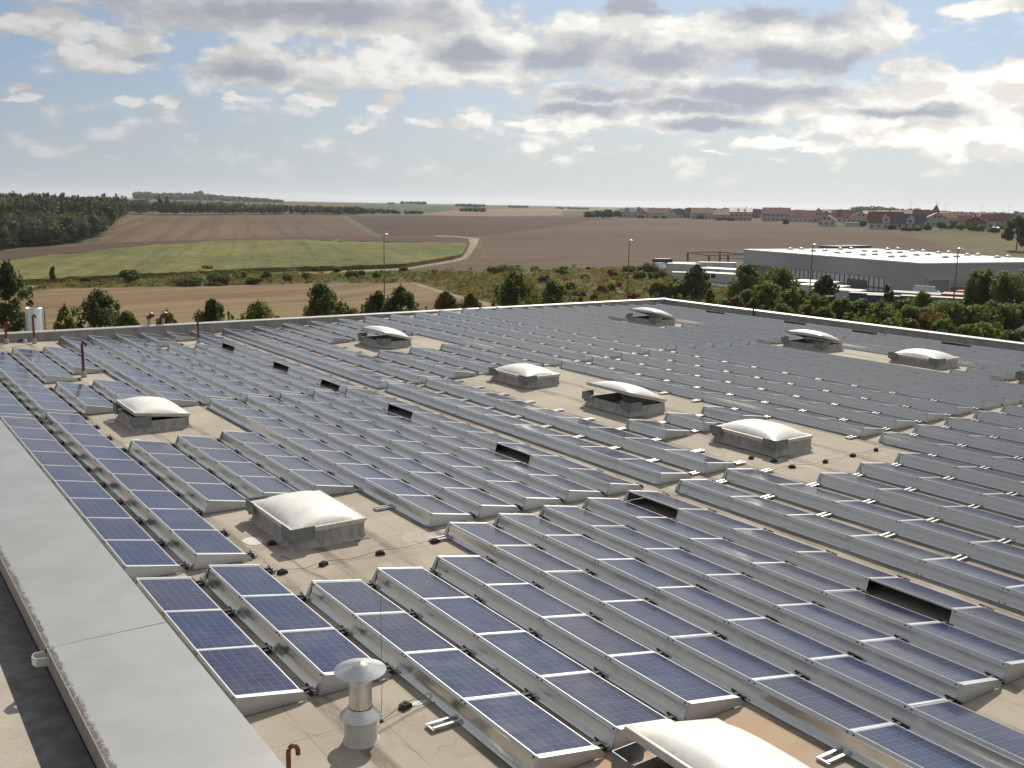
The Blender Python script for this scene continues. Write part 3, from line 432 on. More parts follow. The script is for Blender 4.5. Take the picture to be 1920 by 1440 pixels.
def ends(near):
    s=-1 if near else 1; mb=MB(); a,b=(-.065,.004) if near else (-.004,.05)
    slab(mb,0,W+.02,min(a,b),max(a,b),-.004,.004,0)
    y=-.065 if near else .05; yb=y+(.0 if near else .07)
    prof=[(-.005,H-.004),(W+.02,.142),(W+.14,.015),(-.10,.012)]
    q=[(-.003,y,H-.006),(W+.02,y,.138),(W+.14,yb,.015),(-.10,yb,.012)]
    q2=[(p[0],p[1]-s*.004,p[2]) for p in q]
    mb.add(q+q2,[(0,1,2,3),(7,6,5,4),(0,4,5,1),(1,5,6,2),(2,6,7,3),(3,7,4,0)])
    # return of the back sheet
    v=[(0,0,H-.006),(-.085,0,.03),(-.10,yb,.014),(-.003,y,H-.006)]
    mb.add(v+[(p[0]+.003,p[1],p[2]) for p in v],[(0,1,2,3),(7,6,5,4)])
    return mb.mesh('end_plate',['end_metal','frame_metal'])
ME_EN,ME_EF=ends(True),ends(False)
def rail(x1):
    mb=MB(); 
    for yy in (-.085,.045): mb.box(-.02,x1,yy,yy+.04,.006,.062)
    mb.box(-.02,x1,-.045,.045,.006,.016)
    return mb.mesh('rail',['rail_metal'])
def clip():
    mb=MB(); mb.box(1.02,1.13,-.10,.10,.016,.075); mb.box(.98,1.10,-.03,.03,.018,.10); mb.tube([(1.10,-.14,.085),(1.13,.14,.085)],.018,6); return mb.mesh('cable_clip',['rubber'])
ME_RA,ME_RB,ME_RC=rail(1.19),rail(1.56),rail(1.42); ME_CLIP=clip()
ME_RLONG=rail(1.75)
def rail_left():
    mb=MB()
    for yy in (-.085,.045): mb.box(-.52,-.02,yy,yy+.04,.006,.062)
    mb.box(-.52,-.02,-.045,.045,.006,.016); mb.box(-.54,-.515,-.10,.10,.004,.05); return mb.mesh('rail_end',['rail_metal'])
ME_RL=rail_left()
def solar_row(x,ynear,n,spc,label,group,openings=(),railmesh=None,leftrails=(),cull=True):
    sl_=slope(x+.3)
    t=thing('solar_panel_row',label,'solar panels',(x,ynear,zroof(x)),0,group); t.rotation_euler=(0,-math.atan(sl_),0)
    k=spc/SP; js=[j for j in range(n) if (not cull) or inview(x,ynear+(j+.5)*spc,0)]
    for j in js:
        y=j*spc
        p=link('panel',ME_GLASS,t,(0,y,random.uniform(-.003,.001)),(random.gauss(0,.0022),random.gauss(0,.0045),0),(1,k,1)); link('frame',ME_FRAME,p)
        if j in openings:
            continue
        link('back_plate',ME_PLATE,t,(0,y,0),(0,random.uniform(-.004,.006),random.gauss(0,.0008)),(1,k,1))
    if js and js[0]==0: link('end_plate',ME_EN,t)
    if js and js[-1]==n-1: link('end_plate',ME_EF,t,(0,n*spc,0))
    for j in sorted(set(js)|{q+1 for q in js}):
        yy=j*spc+(.10 if j==0 else (-.12 if j==n else 0))
        r_=link('rail',railmesh or ME_RA,t,(0,yy,0))
        if x<12 or j in (0,n): link('cable_clip',ME_CLIP,t,(0,yy,0))
        if j in leftrails: link('rail_end',ME_RL,t,(0,yy,0))
    return t
XL=[0,1.285,2.585,3.87,5.15,6.43,7.70,8.93,10.20,11.48]
XM=[13.2,14.88,16.53,18.18,19.86,21.52,23.2,24.86,26.5,28.15]
XR=[28.15+1.235*k for k in range(1,14)]
XS=XL+XM+XR
def rlabel(n,piece,block,i,cut=False):
    base='row of tilted solar panels' if cut else f"{NUM[n]}-panel row of tilted solar panels" if n<=12 else 'row of tilted solar panels'
    return f"{base}, {piece+' piece, ' if piece else ''}{block} block, {ORD[i+1]} from the wide coping"
GR={'near':'solar panel rows in the front block','mid':'solar panel rows in the middle block','far':'solar panel rows in the back block'}
for i,x in enumerate(XS):
    left=i<10; sk=i in (2,3,4) or i in (12,13,14) or i in (24,25,26)
    rm=ME_RA if (i<9 or i>19) else (ME_RC if i==9 else ME_RB)
    if i==9: rm=ME_RA
    # far block
    segs=[]
    if i in (0,1): segs=[(0,9)]
    elif i==2: segs=[(0,3),(4,9)]
    elif i==3: segs=[(0,3),(5,9)]
    elif i==7: segs=[(0,8),(9,11)]
    elif i==8: segs=[(0,8),(10,11)]
    elif i in (12,13,14,24,25,26): segs=[(0,4),(7,11)]
    else: segs=[(0,11)]
    for q,(a,b) in enumerate(segs):
        pc='' if len(segs)==1 else ('nearer' if q==0 else 'farther')
        op=()
        if i==9: op=(0,3,7)
        if i==32: op=(0,3,7)
        if i==26 and q==1: op=()
        solar_row(x,16.31+a*1.645,b-a,1.645,rlabel(b-a,pc,'back',i),GR['far'],tuple(o-a for o in op),rm)
    # middle block
    if i in (2,3,4): segs=[(2,6)]
    elif sk: segs=[(2,3)]
    else: segs=[(0,9)]
    for a,b in segs:
        op=()
        if i==9: op=(2,6)
        if i==32: op=(6,)
        solar_row(x,.76+a*1.66,b-a,1.66,rlabel(b-a,'','middle',i),GR['mid'],tuple(o-a for o in op),rm,leftrails=((1,2,3) if i==5 else ((0,4,5) if i==15 else ())))
    # near block: far end at y=0 (or one panel nearer), n panels towards the camera
    if i in (0,1): s0,n=0,3
    elif i in (2,3,4): s0,n=1,4
    elif i in (5,6): s0,n=0,8
    elif i in (7,8): s0,n=0,6
    elif sk: s0,n=1,8
    else: s0,n=0,9
    vis=[j for j in range(n) if inview(x,-(s0+j+.5)*1.68,0)]
    if not vis: continue
    cut=max(vis)<n-1
    if cut: n=max(vis)+1
    op=()
    if i==9: op=tuple(n-1-k for k in (0,4) if n-1-k>=0)
    solar_row(x,-(s0+n)*1.68,n,1.68,rlabel(n,'','front',i,cut or not inview(x,-(s0+n)*1.68,0,.01)),GR['near'],op,rm,leftrails=((1,) if i==2 else ((2,n) if i==5 else ())))
# ------------------------------------------------------------ dome skylights
def skylight(x,y,opening,label,w=1.66,l=2.42,mirror=False):
    # x,y = near left corner of the curb foot; opening = lift of the left side
    z0=zroof(x+w/2)
    t=thing('dome_skylight',label,'skylight',(x,y,z0),0,'dome skylights among the solar panels')
    ch=.31; mb=MB(); i=.06; th=.07
    prof=[(-.04,0),(.03,.06),(i,.12),(i,ch)]
    for (ax,a0,a1) in (('x',0,1),):
        pass
    rings=[]
    for q,z in [(-.05,0),(.02,.05),(.05,.11),(.05,ch)]:
        rings.append([(q,q,z),(w-q,q,z),(w-q,l-q,z),(q,l-q,z)])
    rings.append([(.05+th,.05+th,ch),(w-.05-th,.05+th,ch),(w-.05-th,l-.05-th,ch),(.05+th,l-.05-th,ch)])
    rings.append([(.05+th,.05+th,-.02),(w-.05-th,.05+th,-.02),(w-.05-th,l-.05-th,-.02),(.05+th,l-.05-th,-.02)])
    vs=[p for r_ in rings for p in r_]
    fs=[(a*4+k,a*4+(k+1)%4,(a+1)*4+(k+1)%4,(a+1)*4+k) for a in range(5) for k in range(4)]
    mb.add(vs,fs,0); mb.build('curb','curb',t)
    if opening>0:
        mb=MB(); mb.add([(.12,.12,.0),(w-.12,.12,.0),(w-.12,l-.12,.0),(.12,l-.12,.0)],[(0,1,2,3)]); mb.build('shaft_opening','dark_void',t)
    # lid hinged on the right side (x=w), lifted on the left
    ang=opening
    lid=link('lid_frame',None,t,(w-.03,0,ch+.012),(0,ang,0))
    mb=MB(); W0=-(w-.02); fw_=.085
    def ring(x0,x1,y0,y1,z0,z1,f):
        mb.box(x0,x1,y0,y0+f,z0,z1); mb.box(x0,x1,y1-f,y1,z0,z1); mb.box(x0,x0+f,y0+f,y1-f,z0,z1); mb.box(x1-f,x1,y0+f,y1-f,z0,z1)
    ring(W0+.02,-.0,.03,l-.03,0,.055,.10); ring(W0,.02,.01,l-.01,.06,.105,.09)
    me=mb.mesh('lid_frame','white_pvc'); bpy.data.objects.remove(lid)
    lid=link('lid_frame',me,t,(w-.03,0,ch+.012),(0,ang,0))
    mb=MB(); nx,ny=22,30; bx0,bx1,by0,by1=W0+.055,-.035,.065,l-.065; vs=[]
    for j in range(ny+1):
        for i_ in range(nx+1):
            a=i_/nx;b=j/ny; s_=(1-abs(2*a-1)**2.8)*(1-abs(2*b-1)**2.8)
            vs.append((bx0+(bx1-bx0)*a,by0+(by1-by0)*b,.255*max(s_,0)**.8))
    mb.add(vs,[(j*(nx+1)+i_,j*(nx+1)+i_+1,(j+1)*(nx+1)+i_+1,(j+1)*(nx+1)+i_) for j in range(ny) for i_ in range(nx)],0,True)
    mb.build('dome','dome',lid,(0,0,.100))
    if ang>.02:
        mb=MB(); hh=math.sin(ang)*(w*.55)
        mb.tube([(w*.50,l*.5,ch-.05),(w*.42,l*.5,ch+hh*.95)],.02,6); mb.tube([(w*.50,l*.5,ch-.05),(w*.75,l*.5,ch+hh*.42)],.014,6)
        mb.box(w*.42,w*.60,l*.44,l*.56,ch-.12,ch-.05); mb.tube([(.12,l*.5,ch-.1),(w-.12,l*.5,ch-.1)],.02,6); mb.build('opener','frame_metal',t)
    # angled wind plates at both left corners
    for (yy,dy) in ((.0,1),(l,-1)):
        mb=MB(); zb,zt=ch-.10,ch+.17
        for a,b in (((-.06,yy-dy*.06),(-.06,yy+dy*.42)),((-.06,yy-dy*.06),(.46,yy-dy*.06))):
            dx=b[0]-a[0];dy_=b[1]-a[1];L_=math.hypot(dx,dy_); nx_,ny_=-dy_/L_*.006,dx/L_*.006
            mb.hexa([(a[0]-nx_,a[1]-ny_,zb),(b[0]-nx_,b[1]-ny_,zb),(b[0]+nx_,b[1]+ny_,zb),(a[0]+nx_,a[1]+ny_,zb),(a[0]-nx_,a[1]-ny_,zt),(b[0]-nx_,b[1]-ny_,zt),(b[0]+nx_,b[1]+ny_,zt),(a[0]+nx_,a[1]+ny_,zt)])
        mb.box(-.05,.05,yy+dy*.06-.03,yy+dy*.06+.03,zb-.06,zb); mb.build('wind_plate','zinc_plate',t)
    return t
skylight(3.22,.78,0,'closed milky dome skylight between the front and middle blocks, left of the valley')
skylight(3.25,12.95,.115,'slightly raised dome skylight with sooty curb, left between middle and back blocks')
skylight(17.58,.75,0,'closed dome skylight near the row of small cable blocks, centre right')
skylight(17.58,6.9,.235,'wide open dome skylight with strut visible in the middle clearing')
skylight(17.58,12.85,0,'closed dome skylight between the middle clearing and the back block')
skylight(17.60,24.75,.235,'open dome skylight amid the back block, left of the centre')
skylight(35.45,25.0,.235,'open dome skylight nearest the far roof corner')
skylight(35.45,13.2,.235,'open dome skylight near the right parapet, left one of the close pair')
skylight(35.75,7.25,0,'closed dome skylight near the right parapet, right one of the close pair')
skylight(35.40,1.1,.235,'dark-edged skylight cut off by the right edge of the photo')
skylight(3.32,-11.50,.235,'large dome skylight cut off by the bottom edge, raised beside the front panels')
# ------------------------------------------------------------ chimney, rods, pipes, cable blocks
zc=zroof(1.2)
t=thing('vent_chimney','short steel flue with conical rain cap on white base, near front panels','chimney',(1.18,-6.45,zc))
mb=MB(); mb.lathe([(.245,0),(.225,.02),(.215,.05),(.212,.36)],seg=32); mb.build('base','chimney_base',t)
mb=MB(); mb.lathe([(.275,.345),(.272,.36),(.165,.46),(.163,.475)],seg=36); mb.lathe([(.255,.345),(.163,.44)],seg=36); mb.build('collar','steel_bright',t)
mb=MB(); mb.lathe([(.150,.40),(.150,.80)],seg=36); mb.lathe([(.156,.795),(.160,.80),(.156,.81)],seg=36); mb.lathe([(.155,.81),(.155,.875),(.140,.88)],seg=36); mb.build('flue','steel_bright',t)
mb=MB(); mb.lathe([(.135,.86),(.135,.985)],seg=28); mb.build('flue_mouth','dark_void',t)
mb=MB()
for k in range(4):
    a=k*math.pi/2+.55; c_,s_=math.cos(a)*.150,math.sin(a)*.150; tx,ty=-math.sin(a)*.014,math.cos(a)*.014
    mb.tube([(c_-tx,s_-ty,.87),(c_-tx,s_-ty,1.0)],.009,6); mb.tube([(c_+tx,s_+ty,.87),(c_+tx,s_+ty,1.0)],.009,6); 
mb.build('strut','frame_metal',t)
mb=MB(); mb.lathe([(.335,.965),(.338,.972),(.335,.979),(.24,1.004),(.237,1.012),(.13,1.040),(.127,1.048),(.03,1.074),(0.001,1.100)],seg=40); mb.lathe([(.332,.968),(.02,1.06)],seg=40); mb.build('rain_cap','steel_bright',t)
t=thing('lightning_rod','thin vertical lightning rod standing just behind the steel flue','lightning rod',(1.62,-6.18,zroof(1.6)))
mb=MB(); mb.tube([(0,0,0),(.01,0,.6),(.0,.0,1.75)],[.0035,.0035,.003],6); mb.build('rod','wire',t)
mb=MB(); mb.lathe([(.0,.02),(.025,.02),(.03,.0)],seg=10); mb.build('foot','rubber',t)
def cable_block(x,y,label,rz=.1,s=1.0):
    t=thing('cable_block',label,'cable holder',(x,y,zroof(x)),rz,'black conductor holders on the roof felt')
    mb=MB(); h=.075
    pr=[(-.095,0),(.095,0),(.085,.045),(.055,h),(-.055,h),(-.085,.045)]
    mb.prism([(a*s,b*s) for a,b in pr],'y',-.05*s,.05*s); mb.build('body','rubber',t)
    mb=MB(); mb.box(-.012,.012,-.03,.03,h*s,h*s+.02); mb.build('clip','rubber',t)
cb=[(2.57,-.29,'second cable block from the left between the front and left middle rows'),(3.41,-.28,'cable block between two others, just in front of the big closed skylight'),(4.64,-.27,'cable block on bare felt near the right corner of the closed skylight'),(5.95,-.2,'cable block nearest the start of the long fifth front row'),
(2.07,-6.02,'single black cable block right of the steel flue'),(16.95,1.05,'dark cable block at the left foot of the closed skylight, centre right'),(17.2,.45,'cable block at the front corner of the closed skylight, centre right'),(18.3,-.42,'leftmost cable block of the line in the right clearing'),(19.45,-.46,'second cable block from the left, line in the right clearing'),(20.5,-.47,'third cable block of the line in the right clearing'),(17.15,-.22,'cable block just below the closed skylight corner, centre right'),
(15.75,7.35,'dark cable block in front of the wide open skylight'),(3.0,1.35,'dark cable block in the shade left of the big closed skylight')]
for x,y,l in cb: cable_block(x,y,l,random.uniform(-.3,.5))
def wire(pts,label):
    mb=MB(); mb.tube([(x,y,zroof(x)+h) for x,y,h in pts],.0055,5); o=mb.build('conductor_wire','wire'); tag(o,label,'wire')
wire([(1.6,-6.2,.02),(1.85,-6.1,.05),(2.07,-6.02,.085),(2.6,-5.9,.05),(5,-5.6,.03)],'thin lightning wire from the flue rod past the single block')
wire([(1.4,-6.45,.02),(2.1,-6.2,.02),(2.6,-6.1,.02),(4,-5.8,.02)],'second thin wire running beside the flue under the front row')
wire([(.3,-.33,.03),(2.57,-.29,.085),(3.0,-.3,.02),(3.41,-.28,.085),(4.0,-.26,.02),(4.64,-.27,.085),(5.3,-.22,.03),(5.95,-.2,.085),(12,-.3,.03)],'lightning wire along the aisle in front of the closed skylight')
wire([(12,-.3,.03),(17.15,-.22,.085),(17.8,-.4,.03),(18.3,-.42,.085),(18.9,-.45,.03),(19.45,-.46,.085),(20,-.47,.03),(20.5,-.47,.085),(21.6,-.5,.03)],'lightning wire along the small blocks in the right clearing')
wire([(2.9,.6,.02),(3.0,.2,.02),(3.0,-.4,.02),(3.3,-1.6,.02)],'short wire crossing the felt at the skylight corner')
# pale patches on the felt (round repair patches)
for k,(x,y,rx_,ry_) in enumerate([(2.75,1.75,.2,.27),(2.3,-6.0,.15,.06),(2.95,14.9,.17,.28),(3.4,23.9,.2,.15),(3.0,12.0,.15,.1)]):
    mb=MB(); n=20; mb.add([(x+rx_*math.cos(a)*(1+.07*math.sin(3*a)),y+ry_*math.sin(a),zroof(x+rx_*math.cos(a))+.004) for a in [2*math.pi*i/n for i in range(n)]],[tuple(range(n))]); mb.build('felt_patch','chimney_base',BL)
def hook_pipe(x,y,h,r,label,material='red_pipe',hook=.16,rz=0,foot=True,group='red standing vent pipes'):
    t=thing('vent_pipe',label,'vent pipe',(x,y,zroof(max(x,0)) ),rz,group)
    mb=MB(); pts=[(0,0,.0),(0,0,h-hook)]+[(hook*.5*(1-math.cos(a)),0,h-hook+hook*.75*math.sin(a)) for a in [math.pi*k/8 for k in range(1,9)]]+[(hook,0,h-hook*1.35)]
    mb.tube(pts,r,12); mb.build('pipe',material,t)
    if foot:
        mb=MB(); mb.lathe([(r*2.1,0),(r*1.9,.10),(r*1.5,.22),(r*1.02,.26)],seg=14); mb.build('collar','mortar',t)
    return t
hook_pipe(.04,-6.82,.46,.030,'short terracotta hooked pipe near the bottom beside the grey coping','clay_pipe',.115,-.25,False)
hook_pipe(4.0,23.7,1.42,.055,'tall dark red pipe standing in the gap of the left back rows',hook=.14,rz=-.4)
hook_pipe(4.0,34.5,1.40,.05,'dark red pipe in front of the round steel stack',hook=.12,rz=-.3)
hook_pipe(2.85,34.9,1.02,.055,'short dark red hooked pipe left of the steel stack',hook=.16,rz=-.2)
hook_pipe(11.0,31.7,1.50,.05,'dark red pipe standing before the back parapet between the short rows',hook=.10,rz=-.4)
def mushroom(x,y,label):
    z=.10; t=thing('vent_hood',label,'vent pipe',(x,y,z),-.3,'pair of brown hooded vents on the back parapet')
    mb=MB(); mb.tube([(0,0,-.3),(0,0,.38)],.085,12); mb.build('pipe','mortar',t)
    mb=MB(); mb.tube([(0,0,.30),(.0,0,.42),(.07,0,.52),(.17,0,.50),(.21,0,.38)],[.12,.13,.13,.12,.10],12); mb.build('hood','red_pipe',t)
mushroom(9.75,35.9,'left brown hooded vent on the back parapet'); mushroom(10.5,36.0,'right brown hooded vent on the back parapet')
t=thing('steel_stack','round shiny steel stack behind the back parapet, far left','chimney',(4.55,37.6,-9))
mb=MB(); mb.lathe([(.40,0),(.40,10.0),(.38,10.05),(.36,10.05),(.36,9.5)],seg=28); mb.build('duct','steel_bright',t)
mb=MB(); 
for dx in (-.47,.47): mb.tube([(dx,-.1,0),(dx,-.1,9.9)],.03,6)
mb.tube([(-.47,-.1,9.0),(.47,-.1,9.0)],.02,6); mb.build('guy_frame','lamp_pole',t)
t=thing('cable_outlet','dark cable outlet on the felt below the back parapet','outlet',(3.6,35.0,zroof(3.6)))
mb=MB(); mb.tube([(-.2,0,.05),(-.1,0,.14),(.05,.02,.12),(.22,0,.05)],.05,8); mb.build('hose','rubber',t); mb=MB(); mb.lathe([(.09,0),(.08,.14),(.04,.18)],c=(.05,-.1,0),seg=10); mb.build('cap','chimney_base',t)
t=thing('downpipe','dark vertical rod fixed to the inner side of the right parapet','rod',(45.9,26.9,zroof(45.9)))
mb=MB(); mb.tube([(0,0,0),(0,0,.62)],.05,8); mb.build('rod','rubber',t)
# ------------------------------------------------------------ terrain
LD=[math.log(d) for d in D]
import bisect
def terr(x,y):
    dx=x-CAM[0];dy=y-CAM[1]; d=max(math.hypot(dx,dy),D[0]); a=math.atan2(dx,dy)
    ld=min(math.log(d),LD[-1]-1e-6); i=bisect.bisect_right(LD,ld)-1; t=(ld-LD[i])/(LD[i+1]-LD[i])
    a=min(max(a,AZ[0]),AZ[-1]-1e-6); j=bisect.bisect_right(AZ,a)-1; s=(a-AZ[j])/(AZ[j+1]-AZ[j]); s=s*s*(3-2*s)
    f=lambda r:r[i]*(1-t)+r[i+1]*t
    return f(ZT[j])*(1-s)+f(ZT[j+1])*s
pts=[];edges=[]
for a in np.arange(-60,131,1.0):
    for q,d in enumerate(D):
        if d>6000 and q%2: continue
        pts.append((CAM[0]+math.sin(R(a))*d,CAM[1]+math.cos(R(a))*d))
for a in list(range(131,300,13)):
    for d in (20,90,300,1200,5000,D[-1]): pts.append((CAM[0]+math.sin(R(a))*d,CAM[1]+math.cos(R(a))*d))
def pip(x,y,P_):
    c=False;n=len(P_);j=n-1
    for i in range(n):
        xi,yi=P_[i];xj,yj=P_[j]
        if (yi>y)!=(yj>y) and x<(xj-xi)*(y-yi)/(yj-yi+1e-12)+xi: c=not c
        j=i
    return c
for nm,P_ in FIELDS:
    n=len(P_); 
    for i in range(n):
        a=Vector(P_[i]);b=Vector(P_[(i+1)%n]); k=max(1,min(12,int((b-a).length/25))); 
        base=len(pts)
        for q in range(k): pts.append(tuple(a.lerp(b,q/k)))
    base=len(pts)
    # edges: rebuild sequentially
# second pass to create closed loops of constraint edges
pts2=[];
npre=len(pts)-sum(1 for _ in [])
allp=[Vector(p) for p in pts]
loops=[];off=len(allp)
cnt=0
for nm,P_ in FIELDS:
    n=len(P_)
    for i in range(n):
        a=Vector(P_[i]);b=Vector(P_[(i+1)%n]); cnt+=max(1,min(12,int((b-a).length/25)))
start=len(allp)-cnt; idx=start
for nm,P_ in FIELDS:
    n=len(P_);m_=0
    for i in range(n):
        a=Vector(P_[i]);b=Vector(P_[(i+1)%n]); m_+=max(1,min(12,int((b-a).length/25)))
    edges+=[(idx+i,idx+(i+1)%m_) for i in range(m_)]; idx+=m_
vo_,eo,fo,_,_,_=delaunay_2d_cdt(allp,edges,[],0,.05)
VV=[(v.x,v.y,terr(v.x,v.y)) for v in vo_]
bb=[(min(p[0] for p in P_),max(p[0] for p in P_),min(p[1] for p in P_),max(p[1] for p in P_)) for _,P_ in FIELDS]
groups={}
for f in fo:
    cx=sum(VV[i][0] for i in f)/3;cy=sum(VV[i][1] for i in f)/3; nm='ground'
    for (n_,P_),b in zip(FIELDS,bb):
        if b[0]<=cx<=b[1] and b[2]<=cy<=b[3] and pip(cx,cy,P_): nm=n_;break
    groups.setdefault(nm,[]).append(f)
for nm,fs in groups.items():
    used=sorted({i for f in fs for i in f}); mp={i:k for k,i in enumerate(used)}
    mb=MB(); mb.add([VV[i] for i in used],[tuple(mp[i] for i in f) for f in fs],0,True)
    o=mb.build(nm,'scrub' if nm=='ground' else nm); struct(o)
# standing maize on the corn field: a rough canopy 2 m high
cp=[P_ for n_,P_ in FIELDS if n_=='corn_field'][0]
pp=[Vector(p) for p in cp]; nb=len(pp); ed=[(i,(i+1)%nb) for i in range(nb)]
x0,x1=min(p.x for p in pp),max(p.x for p in pp); y0,y1=min(p.y for p in pp),max(p.y for p in pp)
gx=x0
while gx<x1:
    gy=y0
    while gy<y1:
        if pip(gx,gy,cp): pp.append(Vector((gx+random.uniform(-.9,.9),gy+random.uniform(-.9,.9))))
        gy+=3.0
    gx+=3.0
vo_,eo,fo,_,_,_=delaunay_2d_cdt(pp,ed,[],1,.05)
mb=MB(); vs=[(v.x,v.y,terr(v.x,v.y)+1.15+random.uniform(-.3,.3)) for v in vo_]
mb.add(vs,[tuple(f) for f in fo],0)
bd=[Vector(p) for p in cp]
for i in range(nb):
    a,b=bd[i],bd[(i+1)%nb]; k=max(1,int((b-a).length/2.5))
    for q in range(k):
        p,r_=a.lerp(b,q/k),a.lerp(b,(q+1)/k)
        mb.add([(p.x,p.y,terr(p.x,p.y)-.3),(r_.x,r_.y,terr(r_.x,r_.y)-.3),(r_.x,r_.y,terr(r_.x,r_.y)+1.1+random.uniform(-.3,.3)),(p.x,p.y,terr(p.x,p.y)+1.1+random.uniform(-.3,.3))],[(0,1,2,3)])
struct(mb.build('maize','corn_field'),'stuff')
# ------------------------------------------------------------ foliage
def leaves(blobs_,n,size,seed=0,flat=.7):
    """blobs: (x,y,z,rx,ry,rz); n quads spread over them near their shells"""
    g=np.random.default_rng(seed); B_=np.array(blobs_); wts=(B_[:,3]*B_[:,4]+B_[:,3]*B_[:,5]); wts=wts/wts.sum()
    bi=g.choice(len(B_),n,p=wts); d=g.normal(size=(n,3)); d/=np.linalg.norm(d,axis=1)[:,None]
    r_=(g.random(n)**.45)[:,None]*1.05
    c=B_[bi,:3]+d*r_*B_[bi,3:6]
    cen=B_[:,:3].mean(0); out=(c-cen); out/=(np.linalg.norm(out,axis=1)[:,None]+1e-6)
    nr=d*.8+out*.6+g.normal(size=(n,3))*.5; nr/=np.linalg.norm(nr,axis=1)[:,None]
    a=g.normal(size=(n,3)); a-=(a*nr).sum(1)[:,None]*nr; a/=np.linalg.norm(a,axis=1)[:,None]
    b=np.cross(nr,a)
    s1_=(size*(.55+.9*g.random(n)))[:,None]; s2_=s1_*(.5+.35*g.random(n))[:,None]
    v=np.stack([c-a*s1_,c+b*s2_*.9,c+a*s1_,c-b*s2_*.9],1).reshape(-1,3)
    bt=g.random(len(B_)); tint=np.clip(bt[bi]*.55+g.random(n)*.45,0,1); t2=np.clip(bt[::-1][bi]*.6+g.random(n)*.4,0,1)
    return v,tint,t2
def leafmesh(name,v,tint,t2,material):
    n=len(v)//4; me=bpy.data.meshes.new(name)
    me.vertices.add(4*n); me.vertices.foreach_set('co',v.astype(np.float32).ravel()); me.loops.add(4*n); me.loops.foreach_set('vertex_index',np.arange(4*n,dtype=np.int32))
    me.polygons.add(n); me.polygons.foreach_set('loop_start',np.arange(n,dtype=np.int32)*4)
    try: me.polygons.foreach_set('loop_total',np.full(n,4,dtype=np.int32))
    except Exception: pass
    me.materials.append(M[material]); me.update(calc_edges=True)
    at=me.attributes.new('tint','FLOAT_COLOR','FACE'); c=np.zeros((n,4),np.float32); c[:,0]=tint;c[:,1]=t2;c[:,3]=1; at.data.foreach_set('color',c.ravel())
    return me
def crown_blobs(h,hw,kind,g):
    L=[]; pe=.9
    if kind=='full': kind='wide'; pe=.5
    if kind=='wide':
        for k in range(70):
            u_=.22+.76*g.random()**.75; r0=hw*1.3*min(1,((1-u_)/.36))**pe; a=g.uniform(0,6.28); q=math.sqrt(g.random())*.78
            s_=hw*g.uniform(.13,.26); L.append((math.cos(a)*r0*q,math.sin(a)*r0*q,h*u_-s_*.3,s_,s_,s_*1.15))
        for k in range(22):
            a=g.uniform(0,6.28); rr=g.uniform(.05,1.0); L.append((math.cos(a)*hw*rr,math.sin(a)*hw*rr,h*(1.0-.27*rr),hw*.07,hw*.07,h*.065))
    elif kind in('spire','darktree'):
        for k in range(26):
            u_=g.random(); z=h*(.06+.88*u_); rr=hw*max(.16,(1.08-u_)**.6)*(1.0 if kind=='spire' else 1)
            a=g.uniform(0,6.28); L.append((math.cos(a)*rr*.55,math.sin(a)*rr*.55,z,rr*.42,rr*.42,h*.085))
    else:
        n=24 if kind!='slim' else 10
        for k in range(n):
            a=g.uniform(0,6.28); e=g.uniform(-.55,1.0); q=math.sqrt(max(0,1-e*e*.8))
            rr=g.uniform(.25,.42); L.append((math.cos(a)*q*hw*.68,math.sin(a)*q*hw*.68,h*.46+e*h*.40,hw*rr,hw*rr,h*rr*.42))
        L.append((0,0,h*.5,hw*.6,hw*.6,h*.35))
        # a few upright shoots
        for k in range(6):
            a=g.uniform(0,6.28); rr=g.uniform(.1,.75); L.append((math.cos(a)*hw*rr,math.sin(a)*hw*rr,h*(.80+.14*g.random()),hw*.13,hw*.13,h*.10))
    return L
KM={'dark':'leaf_dark','darkorange':'leaf_dark','darktree':'leaf_dark','darkg':'leaf_dark','mid':'leaf_mid','light':'leaf_light','yellow':'leaf_yellow','orange':'leaf_orange','willow':'leaf_mid','d':'leaf_dark','g':'leaf_mid','o':'leaf_olive','r':'leaf_red','slim':'leaf_dark'}
CACHE={}
def tree(x,y,hw,h,kind,label,cat,name='broadleaf_tree',group=None,n=2600,size=.16,trunk=True,seed=0,z=None):
    g=np.random.default_rng(seed+1)
    t=thing(name,label,cat,(x,y,terr(x,y)-.05 if z is None else z),g.uniform(0,6.28),group)
    sh='full' if kind in('mid','light','orange') and name=='broadleaf_tree' else 'wide' if (name=='broadleaf_tree' and kind not in ('darktree','willow')) else 'spire' if kind=='dark' and seed%3==0 and h>5 else ('darktree' if kind=='darktree' else ('slim' if kind=='slim' else 'round'))
    key=(sh,KM[kind],n,round(size,3),seed%5,round(h/hw))
    if key not in CACHE:
        v,a,b=leaves(crown_blobs(1.0*h/hw,1.0,sh,g),n,size/hw,seed)
        CACHE[key]=(leafmesh('crown',v,a,b,KM[kind]),h/hw)
    me,hh=CACHE[key]
    link('crown',me,t,None,None,(hw,hw,h/hh))
    if trunk:
        mb=MB(); r_=max(.05,h*.014)
        mb.tube([(0,0,-.4),(r_*.6,0,h*.25),(0,r_,h*.5),(r_,0,h*.85)],[r_*1.4,r_,r_*.7,r_*.25],7)
        for k in range(5):
            a=k*1.26+g.random(); z0_=h*(.22+.09*k); q=hw*.6
            mb.tube([(0,0,z0_),(math.cos(a)*q*.5,math.sin(a)*q*.5,z0_+h*.10),(math.cos(a)*q,math.sin(a)*q,z0_+h*.2)],[r_*.5,r_*.35,r_*.12],5)
        mb.build('trunk','bark',t)
    return t
DESC={'dark':'dark green','darkorange':'broad dark green orange-topped','mid':'mid green','light':'light green','yellow':'yellow-green','orange':'orange-tinged','darktree':'tall dark upright','darkg':'dense dark green','willow':'airy thin-leaved'}
nn=[0,0]
